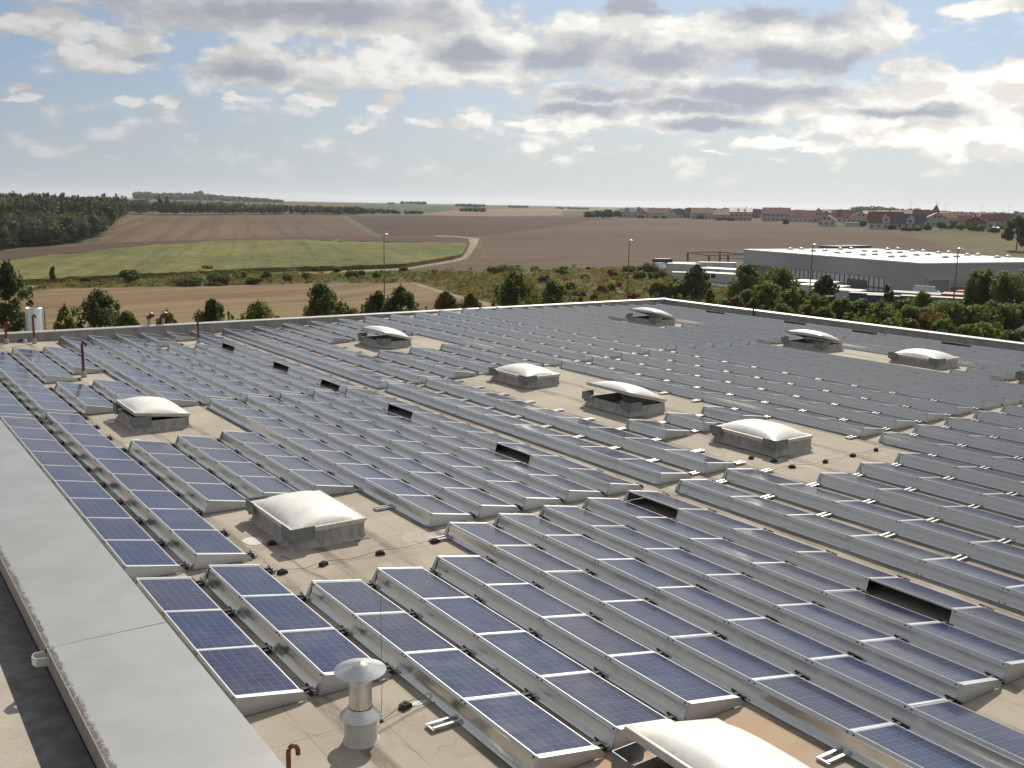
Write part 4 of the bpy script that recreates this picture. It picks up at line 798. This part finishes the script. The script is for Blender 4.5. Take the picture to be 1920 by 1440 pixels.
for i,(x,y,hw,h,k) in enumerate(TREES):
    if i<16:
        l=f"{DESC[k]} tree behind the back parapet, {ORD[i+1]} from the left"; gr='trees behind the back parapet'
    else:
        l=f"{DESC[k]} tree beyond the right parapet, number {NUM[i-15] if i-15<13 else ORD[i-15]} counted outward"
        gr='trees and shrubs beyond the right parapet'
    TREES[i]=(x,y,hw,h,k,l,gr)
order=sorted(range(16,len(TREES)),key=lambda i:math.atan2(TREES[i][0]-CAM[0],TREES[i][1]-CAM[1]))
for r_,i in enumerate(order):
    x,y,hw,h,k,l,gr=TREES[i]; TREES[i]=(x,y,hw,h,k,f"{DESC[k]} tree beyond the right parapet, {ORD[r_+1]} from the roof corner",gr)
for i,(x,y,hw,h,k,l,gr) in enumerate(TREES):
    hw*=1.3 if i<16 else 1.3
    tree(x,y,hw,h,k,l,'tree',group=gr,n=8500 if hw>1.2 else 3000,size=.125 if math.hypot(x+4,y+17)<115 else .16,seed=i)
    if k=='darkorange':
        v,a,b=leaves([(0,0,h*.93,hw*.5,hw*.5,h*.07),(.6,-.6,h*.86,hw*.4,hw*.4,h*.06)],420,.14,5); link('crown_top',leafmesh('crown_top',v,a,b,'leaf_orange'),bpy.data.objects[t.name] if False else [o for o in COL.objects if o.get('label')==l][0])
x,y,hw,h,k=FARTREE[0]; tree(x,y,hw,h,'dark','huge dark round tree at the right edge beside the village meadow','tree',n=5000,size=.55,seed=3)
BD={'d':'dark green','g':'mid green','o':'olive brown','r':'reddish','slim':'slender upright'}
bo=sorted(range(len(BUSH)),key=lambda i:math.atan2(BUSH[i][0]-CAM[0],BUSH[i][1]-CAM[1]))
for r_,i in enumerate(bo):
    x,y,hw,h,k=BUSH[i]
    if k=='slim': l='slender upright young tree alone at the near edge of the maize'
    else: l=f"{BD[k]} bush on the scrub strip below the fields, {ORD[r_+1]} from the left" if r_<39 else f"{BD[k]} bush on scrub near the far roof corner, {ORD[r_-38]} after the lamp"
    tree(x,y,hw,h,k,l,'bush','scrub_bush','bushes on the scrub strip',n=2200,size=.22,trunk=(k=='slim'),seed=i+40)
vo2=sorted(range(len(VTREES)),key=lambda i:math.atan2(VTREES[i][0]-CAM[0],VTREES[i][1]-CAM[1]))
for r_,i in enumerate(vo2):
    x,y,hw,h,k=VTREES[i]
    tree(x,y,hw,h,k,f"{BD[k]} garden tree at the village edge, {ORD[r_+1]} from the left",'tree','garden_tree','garden trees along the village edge',n=700,size=max(.5,hw*.16),trunk=False,seed=i+90)
def mass(name,plist,n,size,material='leaf_forest',seed=1,conf=0):
    """plist: (x,y,hw,h) many crowns in one object"""
    g=np.random.default_rng(seed); V=[];A=[];B_=[]
    for k,(x,y,hw,h) in enumerate(plist):
        z=terr(x,y); L=[]
        if g.random()<conf: L=[(0,0,h*u_,hw*(1.1-u_)*.7+.2,hw*(1.1-u_)*.7+.2,h*.12) for u_ in (.25,.45,.62,.78,.92)]
        else:
            for q in range(7): 
                a=g.uniform(0,6.28); L.append((math.cos(a)*hw*.5,math.sin(a)*hw*.5,h*g.uniform(.4,.82),hw*.5,hw*.5,h*.18))
            L.append((0,0,h*.55,hw*.8,hw*.8,h*.4))
        v,a,b=leaves(L,n,size,int(g.integers(1e9))); v+=np.array([x,y,z]); V.append(v);A.append(a*.45+g.random()*.55);B_.append(b)
    o=link(name,leafmesh(name,np.concatenate(V),np.concatenate(A),np.concatenate(B_),material)); return struct(o,'stuff')
g=np.random.default_rng(5)
fx=[p[0] for p in FOREST]; fy=[p[1] for p in FOREST]; pl=[]
while len(pl)<620:
    # denser near the front edge
    i=int(g.integers(0,9)); a=Vector(FOREST[i]); b=Vector(FOREST[min(i+1,9)]); p=a.lerp(b,g.random())
    if len(pl)<230: q=p+Vector((g.uniform(-10,0),g.uniform(0,10)))
    else:
        s_=g.random()**1.3; q=p+Vector((-math.sin(.1),1))*0+Vector((-(s_*130),s_*120))
    if pip(q.x,q.y,FOREST) or len(pl)<230: pl.append((q.x,q.y,g.uniform(3.0,5.0),g.uniform(8,11.5) if len(pl)>=230 else g.uniform(6,10)))
mass('forest',pl,520,.60,'leaf_forest',3,.12)
# solid line of forest right behind (conifers on the crest)
pl=[]
for k in range(420):
    a=R(g.uniform(4.5,16.2)); d=g.uniform(560,930); pl.append((CAM[0]+math.sin(a)*d,CAM[1]+math.cos(a)*d,g.uniform(3,4.6),0))
pl2=[]
for x,y,hw,_ in pl:
    d=math.hypot(x-CAM[0],y-CAM[1]); z=terr(x,y); top=CAM[2]+d*g.uniform(-.0035,.0035)+ .6
    hmax=max(7,min(16,top-z)); pl2.append((x,y,hw,hmax*g.uniform(.88,1.03)))
pl2=[p for p in pl2 if math.atan2(p[0]-CAM[0],p[1]-CAM[1])<R(15.9) and not pip(p[0],p[1],[q for n_,q in FIELDS if n_=='hill_field'][0])]
mass('forest',pl2,380,.8,'leaf_forest',4,.6)
def along(a0,a1,d,h0,h1,n,hw,jd=30):
    L=[]
    for k in range(n):
        u_=g.random(); a=a0+(a1-a0)*u_; dd=d+g.uniform(-jd,jd); L.append((CAM[0]+math.sin(a)*dd,CAM[1]+math.cos(a)*dd,hw*g.uniform(.7,1.2),(h0+(h1-h0)*u_)*g.uniform(.8,1.1)))
    return L
def azp(px): # azimuth of an image column near the horizon
    u_=(px-960)/1856.2; return YAW+math.atan(u_*1.0/ math.cos(PITCH)*.985)
mass('tree_belt',along(azp(232),azp(420),905,11.5,10.5,150,4.2,45)+along(azp(400),azp(530),905,10.5,8,110,4,40)+along(azp(520),azp(680),910,8,6.5,110,3.6,40)+along(azp(650),azp(790),930,5.5,2.5,50,3.2,30),170,.85,'leaf_forest',6,.08)
mass('far_wood',along(azp(262),azp(400),2400,19,17,150,10,120)+along(azp(400),azp(530),2400,16,5,120,10,120)+along(azp(370),azp(385),2350,24,24,12,7,30),60,3.0,'leaf_forest',7)
mass('hedgerow',along(azp(752),azp(797),2450,9,9,34,6,20)+along(azp(727),azp(737),2450,4,5,6,5,10)+along(azp(853),azp(905),2000,6,7,34,5,20)+along(azp(950),azp(985),2200,4.5,5,20,5,20)+along(azp(1035),azp(1095),2300,4,4,26,5,20)+along(azp(860),azp(905),1150,4,4,12,4,20),50,1.8,'leaf_forest',8)
# far rolling country on the horizon, woods in the distance on the right
mass('far_wood',along(azp(1590),azp(1760),1500,15,9,110,9,150)+along(azp(1880),azp(1960),1500,10,12,40,8,60)+along(azp(1300),azp(1500),2600,9,9,70,10,300)+along(azp(1700),azp(1900),2400,9,9,70,10,300)+along(azp(1260),azp(1600),1150,8,7,90,6,120),50,2.6,'leaf_forest',9)
# low weeds over the scrub strip
g=np.random.default_rng(9)
sc_=[]
while len(sc_)<3400:
    a=R(g.uniform(2,66)); d=g.uniform(105,262); x=CAM[0]+math.sin(a)*d; y=CAM[1]+math.cos(a)*d
    if any(pip(x,y,P_) for n_,P_ in FIELDS): continue
    sc_.append((x,y,g.uniform(.5,2.4),g.uniform(.25,1.0)*(2.2 if g.random()<.12 else 1)))
for mt,sl_ in (('leaf_olive',slice(0,1800)),('leaf_mid',slice(1800,2500)),('leaf_dark',slice(2500,2850)),('leaf_red',slice(2850,2910)),('leaf_olive',slice(2910,3320)),('leaf_orange',slice(3320,3400))):
    mass('undergrowth',sc_[sl_],44,.20,mt,20)
# ------------------------------------------------------------ village
def rgb(name,c,rough=.7,**k): simple(name,c,tuple(v*.86 for v in c),rough,scale=.6,glob=True,**k)
for n_,c in dict(w_white=(.56,.56,.55),w_pale=(.46,.48,.50),w_grey=(.38,.39,.40),w_cream=(.50,.45,.30),w_blue=(.42,.47,.53),w_pink=(.50,.40,.36),w_brick=(.20,.085,.065),w_green=(.36,.42,.34),w_yellow=(.58,.46,.17),
  r_red=(.20,.062,.045),r_darkred=(.155,.042,.042),r_orange=(.30,.12,.075),r_slate=(.075,.078,.095),r_brown=(.14,.075,.055),r_pinkroof=(.62,.53,.48),r_flat=(.45,.45,.45),r_brick=(.16,.06,.05)).items(): rgb(n_,c)
simple('window_dark',(.035,.04,.05),rough=.2)
RN=dict(red='red-roofed',darkred='dark red-roofed',orange='orange-roofed',slate='slate-roofed',brown='brown-roofed',pinkroof='pale pink-roofed',flat='flat-roofed',brick='brick-roofed')
hs=sorted(range(len(HOUSES)),key=lambda i:math.atan2(HOUSES[i][0]-CAM[0],HOUSES[i][1]-CAM[1]))
for r_,i in enumerate(hs):
    x,y,wd,hr,he,a,rf,wl,ax=HOUSES[i]
    dp=wd*.7 if ax=='w' else wd*1.1
    dp=max(7,min(13,dp))
    lab=f"{RN[rf]} house with {wl} walls in the village, {ORD[r_+1]} from the left"
    t=thing('village_house',lab,'house',(x,y,terr(x,y)-.6),-a+random.uniform(-.12,.12),'village houses on the plateau')
    he+=.6;hr+=.6; w2=wd/2
    mb=MB()
    if rf=='flat': mb.box(-w2,w2,0,dp,0,he)
    elif ax=='w': mb.prism([(0,0),(dp,0),(dp,he),(dp/2,hr-.15),(0,he)],'x',-w2,w2)
    else: mb.prism([(-w2,0),(w2,0),(w2,he),(0,hr-.15),(-w2,he)],'y',0,dp)
    mb.build('wall','w_'+wl,t)
    mb=MB(); o_=.4
    if rf=='flat': mb.box(-w2-.2,w2+.2,-.2,dp+.2,he,he+.25)
    elif ax=='w':
        for s_ in (-1,1):
            ye=dp/2+s_*(dp/2+o_); ze=he-(hr-he)*o_/(dp/2)
            mb.hexa([(-w2-o_,dp/2,hr-.1),(w2+o_,dp/2,hr-.1),(w2+o_,ye,ze-.1),(-w2-o_,ye,ze-.1),(-w2-o_,dp/2,hr+.15),(w2+o_,dp/2,hr+.15),(w2+o_,ye,ze+.1),(-w2-o_,ye,ze+.1)])
    else:
        for s_ in (-1,1):
            xe=s_*(w2+o_); ze=he-(hr-he)*o_/w2
            mb.hexa([(0,-o_,hr-.1),(0,dp+o_,hr-.1),(xe,dp+o_,ze-.1),(xe,-o_,ze-.1),(0,-o_,hr+.15),(0,dp+o_,hr+.15),(xe,dp+o_,ze+.1),(xe,-o_,ze+.1)])
    roof=mb.build('roof','r_'+rf,t)
    if rf not in('flat',):
        mb=MB(); cx=w2*random.uniform(-.5,.5); 
        if ax=='w': mb.box(cx-.35,cx+.35,dp*.55,dp*.55+.7,hr-1,hr+.8)
        else: mb.box(-.9,-.2,dp*.6,dp*.6+.7,hr-1.2,hr+.8)
        mb.build('chimney','r_brick',roof)
        nw=max(2,int(wd/3.0)); fl=max(1,int((he-.6)/2.7))
        ws=[(-w2+wd*(k+.5)/nw,.6+1.0+q*2.6) for k in range(nw) for q in range(fl)]
        if ax=='g': ws+=[(-1.2,he+.4),(1.2,he+.4)] if hr-he>2.5 else []
        mb=MB(); mb.box(-.55,.55,-.04,.02,0,1.2); wm=mb.mesh('window','window_dark')
        for (wx,wz) in ws[:14]: link('window',wm,t,(wx,0,wz))
        if rf in('darkred','slate') and wd>12 and ax=='w':
            mb=MB(); zz=he-.2; mb.prism([(-2,zz),(2,zz),(2,zz+2.6),(0,zz+4.3),(-2,zz+2.6)],'y',-.25,3.0); mb.build('dormer','w_'+wl,t)
            mb=MB()
            for s_ in (-1,1): mb.hexa([(0,-.5,zz+4.3),(0,3.2,zz+4.3),(s_*2.4,3.2,zz+2.3),(s_*2.4,-.5,zz+2.3),(0,-.5,zz+4.5),(0,3.2,zz+4.5),(s_*2.4,3.2,zz+2.5),(s_*2.4,-.5,zz+2.5)])
            mb.build('dormer_roof','r_'+rf,t); link('window',wm,t,(0,-.27,zz+.8))
        if rf=='pinkroof':
            for cx in (-w2*.25,w2*.35):
                zz=he+(hr-he)*.35; yy=dp*.5*.35; mb=MB(); mb.prism([(cx-.8,zz),(cx+.8,zz),(cx,zz+1.6)],'y',yy-.3,yy+1.8); mb.build('dormer','window_dark',t)
def pol(px,d): a=azp(px); return CAM[0]+math.sin(a)*d,CAM[1]+math.cos(a)*d
x,y=pol(1736,900); z=terr(x,y)
t=thing('church_tower','dark pointed church spire rising behind the village roofs','church',(x,y,z))
mb=MB(); mb.box(-2.2,2.2,-2.2,2.2,0,8.5); mb.build('wall','w_grey',t)
mb=MB(); mb.add([(-2.5,-2.5,8.5),(2.5,-2.5,8.5),(2.5,2.5,8.5),(-2.5,2.5,8.5),(0,0,15)],[(0,1,4),(1,2,4),(2,3,4),(3,0,4),(3,2,1,0)]); sp_=mb.build('spire','r_slate',t)
mb=MB(); mb.tube([(0,0,14.8),(0,0,17)],.12,5); mb.build('cross','lamp_pole',sp_)
for k,(x,y) in enumerate(TURB):
    z=terr(x,y); t=thing('wind_turbine',f"tiny white wind turbine on the far horizon, {ORD[k+1]} from the left",'wind turbine',(x,y,z),-math.atan2(x-CAM[0],y-CAM[1])+.4,'wind turbines on the horizon')
    mb=MB(); mb.tube([(0,0,0),(0,0,78)],[2.6,1.6],8); mb.build('tower','w_pale',t)
    mb=MB(); mb.box(-2,2,-6,4,76,80); mb.build('nacelle','w_pale',t)
    for q in range(3):
        a=q*2.094+k; dx,dz=math.sin(a),math.cos(a); mb=MB(); mb.hexa([(dx*1-1.4*dz,-7,78+dz*1+1.4*dx),(dx*1+1.4*dz,-7,78+dz*1-1.4*dx),(dx*1+1.4*dz,-6,78+dz*1-1.4*dx),(dx*1-1.4*dz,-6,78+dz*1+1.4*dx),(dx*36-.4*dz,-7,78+dz*36+.4*dx),(dx*36+.4*dz,-7,78+dz*36-.4*dx),(dx*36+.4*dz,-6,78+dz*36-.4*dx),(dx*36-.4*dz,-6,78+dz*36+.4*dx)]); mb.build('blade','w_pale',t)
# ------------------------------------------------------------ warehouse
simple('cladding',(.37,.375,.38),(.345,.35,.355),.55,.1,scale=.15,glob=True); simple('roof_white',(.74,.74,.74),(.66,.66,.66),.5,scale=.05,glob=True)
simple('window_strip',(.75,.77,.76),(.60,.63,.64),.3,scale=1); simple('gate_grey',(.27,.26,.27),rough=.6); simple('dome_grey',(.30,.20,.17),(.22,.17,.15),.5,scale=1); simple('dome_white',(.85,.85,.84),rough=.25)
t=thing('warehouse','long low grey warehouse with white roof beyond the trees','warehouse',(187.9,156.8,0),0)
AX=Vector((-11.7,-57.4)).normalized(); BX=Vector((-AX.y,AX.x)); LA_,LB_=58.58,43.0
def wp(a,b,z): v=AX*a+BX*b; return (v.x,v.y,z)
def wbox(mb,a0,a1,b0,b1,z0,z1): mb.hexa([wp(a0,b0,z0),wp(a1,b0,z0),wp(a1,b1,z0),wp(a0,b1,z0),wp(a0,b0,z1),wp(a1,b0,z1),wp(a1,b1,z1),wp(a0,b1,z1)])
ZT_=-3.6; ZG=-10.6
mb=MB(); wbox(mb,0,LA_,0,LB_,ZG+3.3,ZT_-.25); wbox(mb,LA_-9,LA_,0,LB_,ZG,ZG+3.3) ; wbox(mb,0,LA_,6,LB_,ZG,ZG+3.3); mb.build('wall','cladding',t)
mb=MB(); wbox(mb,-.15,LA_+.15,-.15,LB_+.15,ZT_-.25,ZT_); mb.build('roof','roof_white',t)
mb=MB(); wbox(mb,14,LA_-9,.35,.5,ZG,ZG+3.3); wp_=mb.build('window_band','window_strip',t)
mb=MB(); k=14
while k<LA_-9: wbox(mb,k,k+.18,.22,.36,ZG,ZG+3.3); k+=1.5
wbox(mb,14,LA_-9,.24,.37,ZG+1.0,ZG+1.2); mb.build('mullion','lamp_pole',wp_)
mb=MB(); wbox(mb,1,13.5,1.0,1.2,ZG,ZG+3.3); mb.build('gate','gate_grey',t)
mb=MB(); wbox(mb,LA_-21,LA_-15,.20,.30,ZG,ZG+2.4); mb.build('gate','lamp_pole',t)
mb=MB(); wbox(mb,LA_,LA_+.12,2.0,7.6,ZG,ZG+3.3); mb.build('door','gate_grey',t)
mb=MB(); wbox(mb,LA_,LA_+.25,1.7,2.0,ZG,ZG+3.5); wbox(mb,LA_,LA_+.25,7.6,7.9,ZG,ZG+3.5); wbox(mb,LA_,LA_+.3,1.7,7.9,ZG+3.5,ZG+3.9); mb.build('door_frame','w_pale',t)
mb=MB(); wbox(mb,LA_,LA_+.1,8.5,LB_,ZG,ZG+2.0); mb.build('gate','lamp_pole',t)
mb=MB(); wbox(mb,LA_,LA_+.1,26.8,30.0,ZG+4.0,ZG+5.6); sg=mb.build('sign','w_white',t)
mb=MB()
for q in range(5): 
    b0=27.2+q*.52; wbox(mb,LA_+.1,LA_+.13,b0,b0+.34,ZG+4.5+.12*(q%2),ZG+5.1)
mb.build('lettering','r_red',sg)
mb=MB(); mb.add([(-.62,-.62,0),(.62,-.62,0),(.62,.62,0),(-.62,.62,0),(-.55,-.55,.22),(.55,-.55,.22),(.55,.55,.22),(-.55,.55,.22)],[(0,1,5,4),(1,2,6,5),(2,3,7,6),(3,0,4,7)],0); ME_DC=mb.mesh('curb','dome_grey')
mb=MB(); mb.lathe([(.72,.20),(.70,.26),(.45,.48),(.2,.58),(.01,.6)],seg=14); ME_DD=mb.mesh('dome','dome_white')
for x,y in DOMES:
    d=thing('roof_dome','small white dome skylight on a brown curb, one of many on the warehouse roof','skylight',(x,y,ZT_),.2,'dome skylights on the warehouse roof'); link('curb',ME_DC,d); link('dome',ME_DD,d)
t=thing('dark_shed','low dark flat hut behind the right end of the warehouse roof','shed',(245,166,terr(245,166)-.5),.1)
mb=MB(); mb.box(-9,9,0,6,0,6.3); mb.build('wall','gate_grey',t); mb=MB(); mb.box(-9.3,9.3,-.3,6.3,6.3,6.6); mb.build('roof','r_slate',t)
# ------------------------------------------------------------ steel frame
t=thing('steel_gantry','bare brown steel portal frame standing left of the warehouse','steel frame',(0,0,0))
simple('rust_steel',(.16,.12,.10),rough=.7)
fp=[(189.8,170.5),(199.0,163.0),(196.1,184.8),(206.9,182.9),(208.0,172.4)]
zt=-6.0
def post(x,y,z1): mb=MB(); z=terr(x,y)-.3; mb.box(x-.2,x+.2,y-.2,y+.2,z,z1); mb.build('post','rust_steel',t)
for x,y in [fp[0],fp[2],fp[3],(204.5,170.0),(196.8,170.3)]: post(x,y,zt)
def beam(a,b,z,h=.32): 
    mb=MB(); d=(Vector(b)-Vector(a)).normalized(); n=Vector((-d.y,d.x))*.18
    mb.hexa([(a[0]-n.x,a[1]-n.y,z),(b[0]-n.x,b[1]-n.y,z),(b[0]+n.x,b[1]+n.y,z),(a[0]+n.x,a[1]+n.y,z),(a[0]-n.x,a[1]-n.y,z+h),(b[0]-n.x,b[1]-n.y,z+h),(b[0]+n.x,b[1]+n.y,z+h),(a[0]+n.x,a[1]+n.y,z+h)]); mb.build('beam','rust_steel',t)
beam(fp[0],(204.5,170.0),zt); beam(fp[2],fp[3],zt); beam(fp[3],(204.5,170.0),zt); beam(fp[0],fp[2],zt); beam(fp[0],(204.5,170.0),zt-.9,.2)
# ------------------------------------------------------------ containers and cabins
for n_,c in dict(c_white=(.60,.60,.58),c_green=(.035,.075,.065),c_teal=(.17,.23,.22),c_blue=(.035,.06,.15),c_rust=(.30,.17,.15),c_orange=(.52,.10,.03),c_tan=(.50,.38,.31)).items(): rgb(n_,c,.55)
def container(x,y,l,w_,h,rz,body,roof,label,cat='container',door=True,dz=0):
    if x<171 and y<100: h*=.62
    elif x<175 and y<125: h*=.7
    t=thing('shipping_container' if cat=='container' else 'site_cabin',label,cat,(x,y,terr(x,y)-.2+dz),rz,None)
    mb=MB(); n=int(l/.45); 
    mb.box(-l/2,l/2,-w_/2,w_/2,.15,h)
    for k in range(n): xx=-l/2+l*(k+.5)/n; mb.box(xx-.09,xx+.09,-w_/2-.05,w_/2+.05,.25,h-.15)
    mb.build('body',body,t)
    mb=MB(); mb.box(-l/2-.06,l/2+.06,-w_/2-.06,w_/2+.06,h,h+.09); mb.build('roof',roof,t)
    if door:
        mb=MB(); mb.box(-l/2-.05,-l/2-.003,-w_/2+.2,-.05,.25,h-.2); mb.build('door',body,t); mb=MB(); mb.box(-l/2-.05,-l/2-.003,.05,w_/2-.2,.25,h-.2); mb.build('door',body,t)
    if cat!='container':
        mb=MB(); mb.box(-1.2,-.2,-w_/2-.08,-w_/2-.052,1.2,2.1); mb.build('window','window_dark',t)
    return t
container(168.5,158.5,7.5,3.0,3.0,-1.0,'c_white','c_white','tall white container left of the steel frame, leftmost','container')
container(175.5,165.0,6,2.6,2.7,-.6,'c_white','c_white','white container just right of the leftmost one','container')
container(186.2,164.0,9.5,2.6,2.9,-.65,'c_white','c_white','long white container under the steel frame','container')
container(176.5,152.0,12,6,2.4,-1.25,'c_white','c_white','white cabin with wide flat roof between container and dark tree','cabin')
container(165.5,143.0,9,5,2.2,-1.25,'c_white','c_tan','low white cabin with tan roof nearest the dark tree','cabin')
container(160.2,149.8,5,2.4,1.8,-.7,'c_white','c_white','small white box in front of the leftmost white container','container')
container(172.5,122.0,9,7,3.0,-1.3,'c_white','c_white','white cabin right of the third lamp, rear one','cabin')
container(163.0,112.5,9,6,3.0,-1.3,'c_white','c_white','white cabin by the third lamp, middle one','cabin')
container(155.5,103.0,9,5,2.9,-1.3,'c_white','c_white','white cabin with dark doorway nearest the green container','cabin')
container(155.0,94.5,9,2.4,2.5,-1.05,'c_green','c_tan','dark green container right of the white cabins')
container(152.2,90.5,6,2.4,2.3,-1.05,'c_blue','c_teal','dark blue container end beside the green container')
container(158.5,86.5,12,4.8,2.5,-1.2,'c_teal','c_teal','grey-green container in front of the warehouse corner')
container(149.0,78.0,12,2.5,2.4,-1.15,'c_blue','c_tan','blue container with tan roof among the stacked containers')
container(146.5,72.5,12,2.5,2.6,-1.15,'c_teal','c_tan','long container with pinkish roof under the fourth lamp')
container(160.5,77.5,12,4.8,2.3,-1.15,'c_rust','c_rust','rust red container behind the fourth lamp')
container(166.5,82.5,5,2.4,2.5,-1.3,'c_orange','c_orange','bright orange container beside the thin-leaved trees')
container(152.5,66.0,9,4.8,2.3,-1.15,'c_teal','c_teal','teal container half hidden by the thin-leaved trees')
container(189.5,188.0,5,2.4,1.7,-.3,'c_blue','c_blue','dark blue truck box far left of the white containers')
# vehicles
def car(x,y,rz,paint,label,van=False,L_=4.3):
    t=thing('parked_car' if not van else 'parked_van',label,'car' if not van else 'van',(x,y,terr(x,y)+.02),rz,None)
    hw=.86; mb=MB()
    if van: prof=[(-2.3,.35),(2.3,.35),(2.35,.9),(1.9,1.25),(1.3,1.95),(-2.2,2.0),(-2.35,1.5)]
    else: prof=[(-2.1,.35),(2.1,.35),(2.15,.75),(1.0,.92),(.45,1.38),(-1.2,1.42),(-1.9,.98),(-2.15,.85)]
    n=len(prof); 
    def sec(yy,s_): return [(a,yy,(b if b<.95 else .95+(b-.95))*1.0) for a,b in prof]
    rows=[(-hw,.0),(hw,0)]
    vs=[]
    for yy in (-hw,-hw*.8,hw*.8,hw):
        for a,b in prof:
            ins=1.0 if b<1.0 else (.80 if abs(yy)==hw else 1.0)
            vs.append((a,yy*ins,b))
    fs=[(i*n+k,i*n+(k+1)%n,(i+1)*n+(k+1)%n,(i+1)*n+k) for i in range(3) for k in range(n)]+[tuple(range(n))[::-1],tuple(range(3*n,4*n))]
    mb.add(vs,fs); mb.build('body',paint,t)
    mb=MB()
    if not van:
        mb.add([(1.0,-.62,.95),(1.0,.62,.95),(.50,.60,1.35),(.50,-.60,1.35)],[(0,1,2,3)]); mb.v=[(a+.03,b,c+.02) for a,b,c in mb.v]; mb.build('windscreen','window_dark',t)
        mb=MB(); mb.add([(.85,-.80,.98),(.42,-.71,1.33),(-1.15,-.71,1.35),(-1.7,-.80,1.0)],[(0,1,2,3)]); mb.add([(.85,.80,.98),(.42,.71,1.33),(-1.15,.71,1.35),(-1.7,.80,1.0)],[(3,2,1,0)]); mb.v=[(a,b*1.02,c) for a,b,c in mb.v]; mb.build('side_window','window_dark',t)
    else:
        mb.add([(1.95,-.7,1.27),(1.95,.7,1.27),(1.4,.65,1.85),(1.4,-.65,1.85)],[(0,1,2,3)]); mb.build('windscreen','window_dark',t)
    mb=MB(); mb.lathe([(.0,-.11),(.31,-.11),(.33,-.08),(.33,.08),(.31,.11),(.0,.11)],seg=14); wm=mb.mesh('wheel','rubber')
    for sx_ in (-1.35,1.35):
        for sy in (-1,1): link('wheel',wm,t,(sx_,sy*.80,.33),(math.pi/2,0,0))
simple('paint_dark',(.03,.04,.06),rough=.12,metal=.3); simple('paint_white',(.75,.75,.74),rough=.15); simple('paint_silver',(.5,.5,.5),rough=.15,metal=.5)
def dirw(px,d): a=azp(px)+.0; return CAM[0]+math.sin(a)*d,CAM[1]+math.cos(a)*d
x,y=116.5,47.2; car(x,y,-1.0,'paint_dark','dark blue parked car behind the trees at the right edge')
car(111.5,42.3,-1.0,'paint_white','white car half hidden by leaves at the right edge')
car(173.1,171.4,.3,'paint_white','white tank van left of the white containers',True)
car(168.4,92.8,-1.2,'paint_white','white van parked before the warehouse gate',True)
car(172.8,83.5,-1.2,'paint_silver','silver car parked by the dark gate of the warehouse')
car(174.0,80.5,-1.2,'paint_white','white car right of the silver one by the warehouse')
for k,(px,d,l) in enumerate([(1850,585,'white car parked before the yellow village house'),(1856,580,'second white car before the yellow village house, nearer'),(1881,560,'small white car alone on the village street')]):
    x,y=dirw(px,d); car(x,y,.3*k-.4,'paint_white',l)
# ------------------------------------------------------------ street lamps
for k,(x,y,h) in enumerate(LAMPS):
    l=['tall street lamp standing before the maize, leftmost of four','tall street lamp behind the far roof corner','tall street lamp before the long warehouse wall','tall street lamp near the warehouse gate, rightmost'][k]
    t=thing('street_lamp',l,'street lamp',(x,y,terr(x,y)),-math.atan2(x-CAM[0],y-CAM[1]),'street lamps along the lane')
    mb=MB(); mb.tube([(0,0,0),(0,0,h*.5),(0,0,h-.1)],[.10,.075,.05],8); mb.build('pole','lamp_pole',t)
    mb=MB(); mb.tube([(0,0,h-.12),(.12,-.02,h-.02),(.3,-.05,h)],.04,6); mb.build('arm','lamp_pole',t)
    s_=1; mb=MB(); mb.lathe([(.01,.18),(.16,.15),(.28,.07),(.33,0),(.30,-.05),(.01,-.07)],seg=16); mb.v=[(a*1.35+.22*s_,b*.8,c+h+.02) for a,b,c in mb.v]; mb.build('lamp_head','lamp_head',t)
# two small white posts with lamp heads among the trees
for px,l in ((1549,'low twin lamp head among the trees, left one'),(1557,'low twin lamp head among the trees, right one')):
    x,y=pol(px,118); z=terr(x,y); t=thing('garden_lamp',l,'lamp',(x,y,z),0,'low lamps among the trees'); hh=CAM[2]-z-118*.0825
    mb=MB(); mb.tube([(0,0,0),(0,0,hh)],.05,6); mb.build('pole','lamp_pole',t); mb=MB(); mb.box(-.35,.12,-.1,.1,hh,hh+.12); mb.build('lamp_head','lamp_head',t)
# ------------------------------------------------------------ haze
HAZE_DENSITY=7.5e-5
def haze():
    m=bpy.data.materials.new('haze'); m.use_nodes=True; N=NT(m.node_tree)
    v=N.n('ShaderNodeVolumePrincipled',{'Color':(.86,.90,.97,1),'Density':HAZE_DENSITY,'Anisotropy':.35}); N.n('ShaderNodeOutputMaterial',{'Volume':v.outputs[0]})
    M['haze']=m; mb=MB(); mb.box(-18500,18500,-18500,18500,-60,105); o=mb.build('haze','haze'); struct(o,'stuff'); return o
if HAZE_DENSITY: haze()
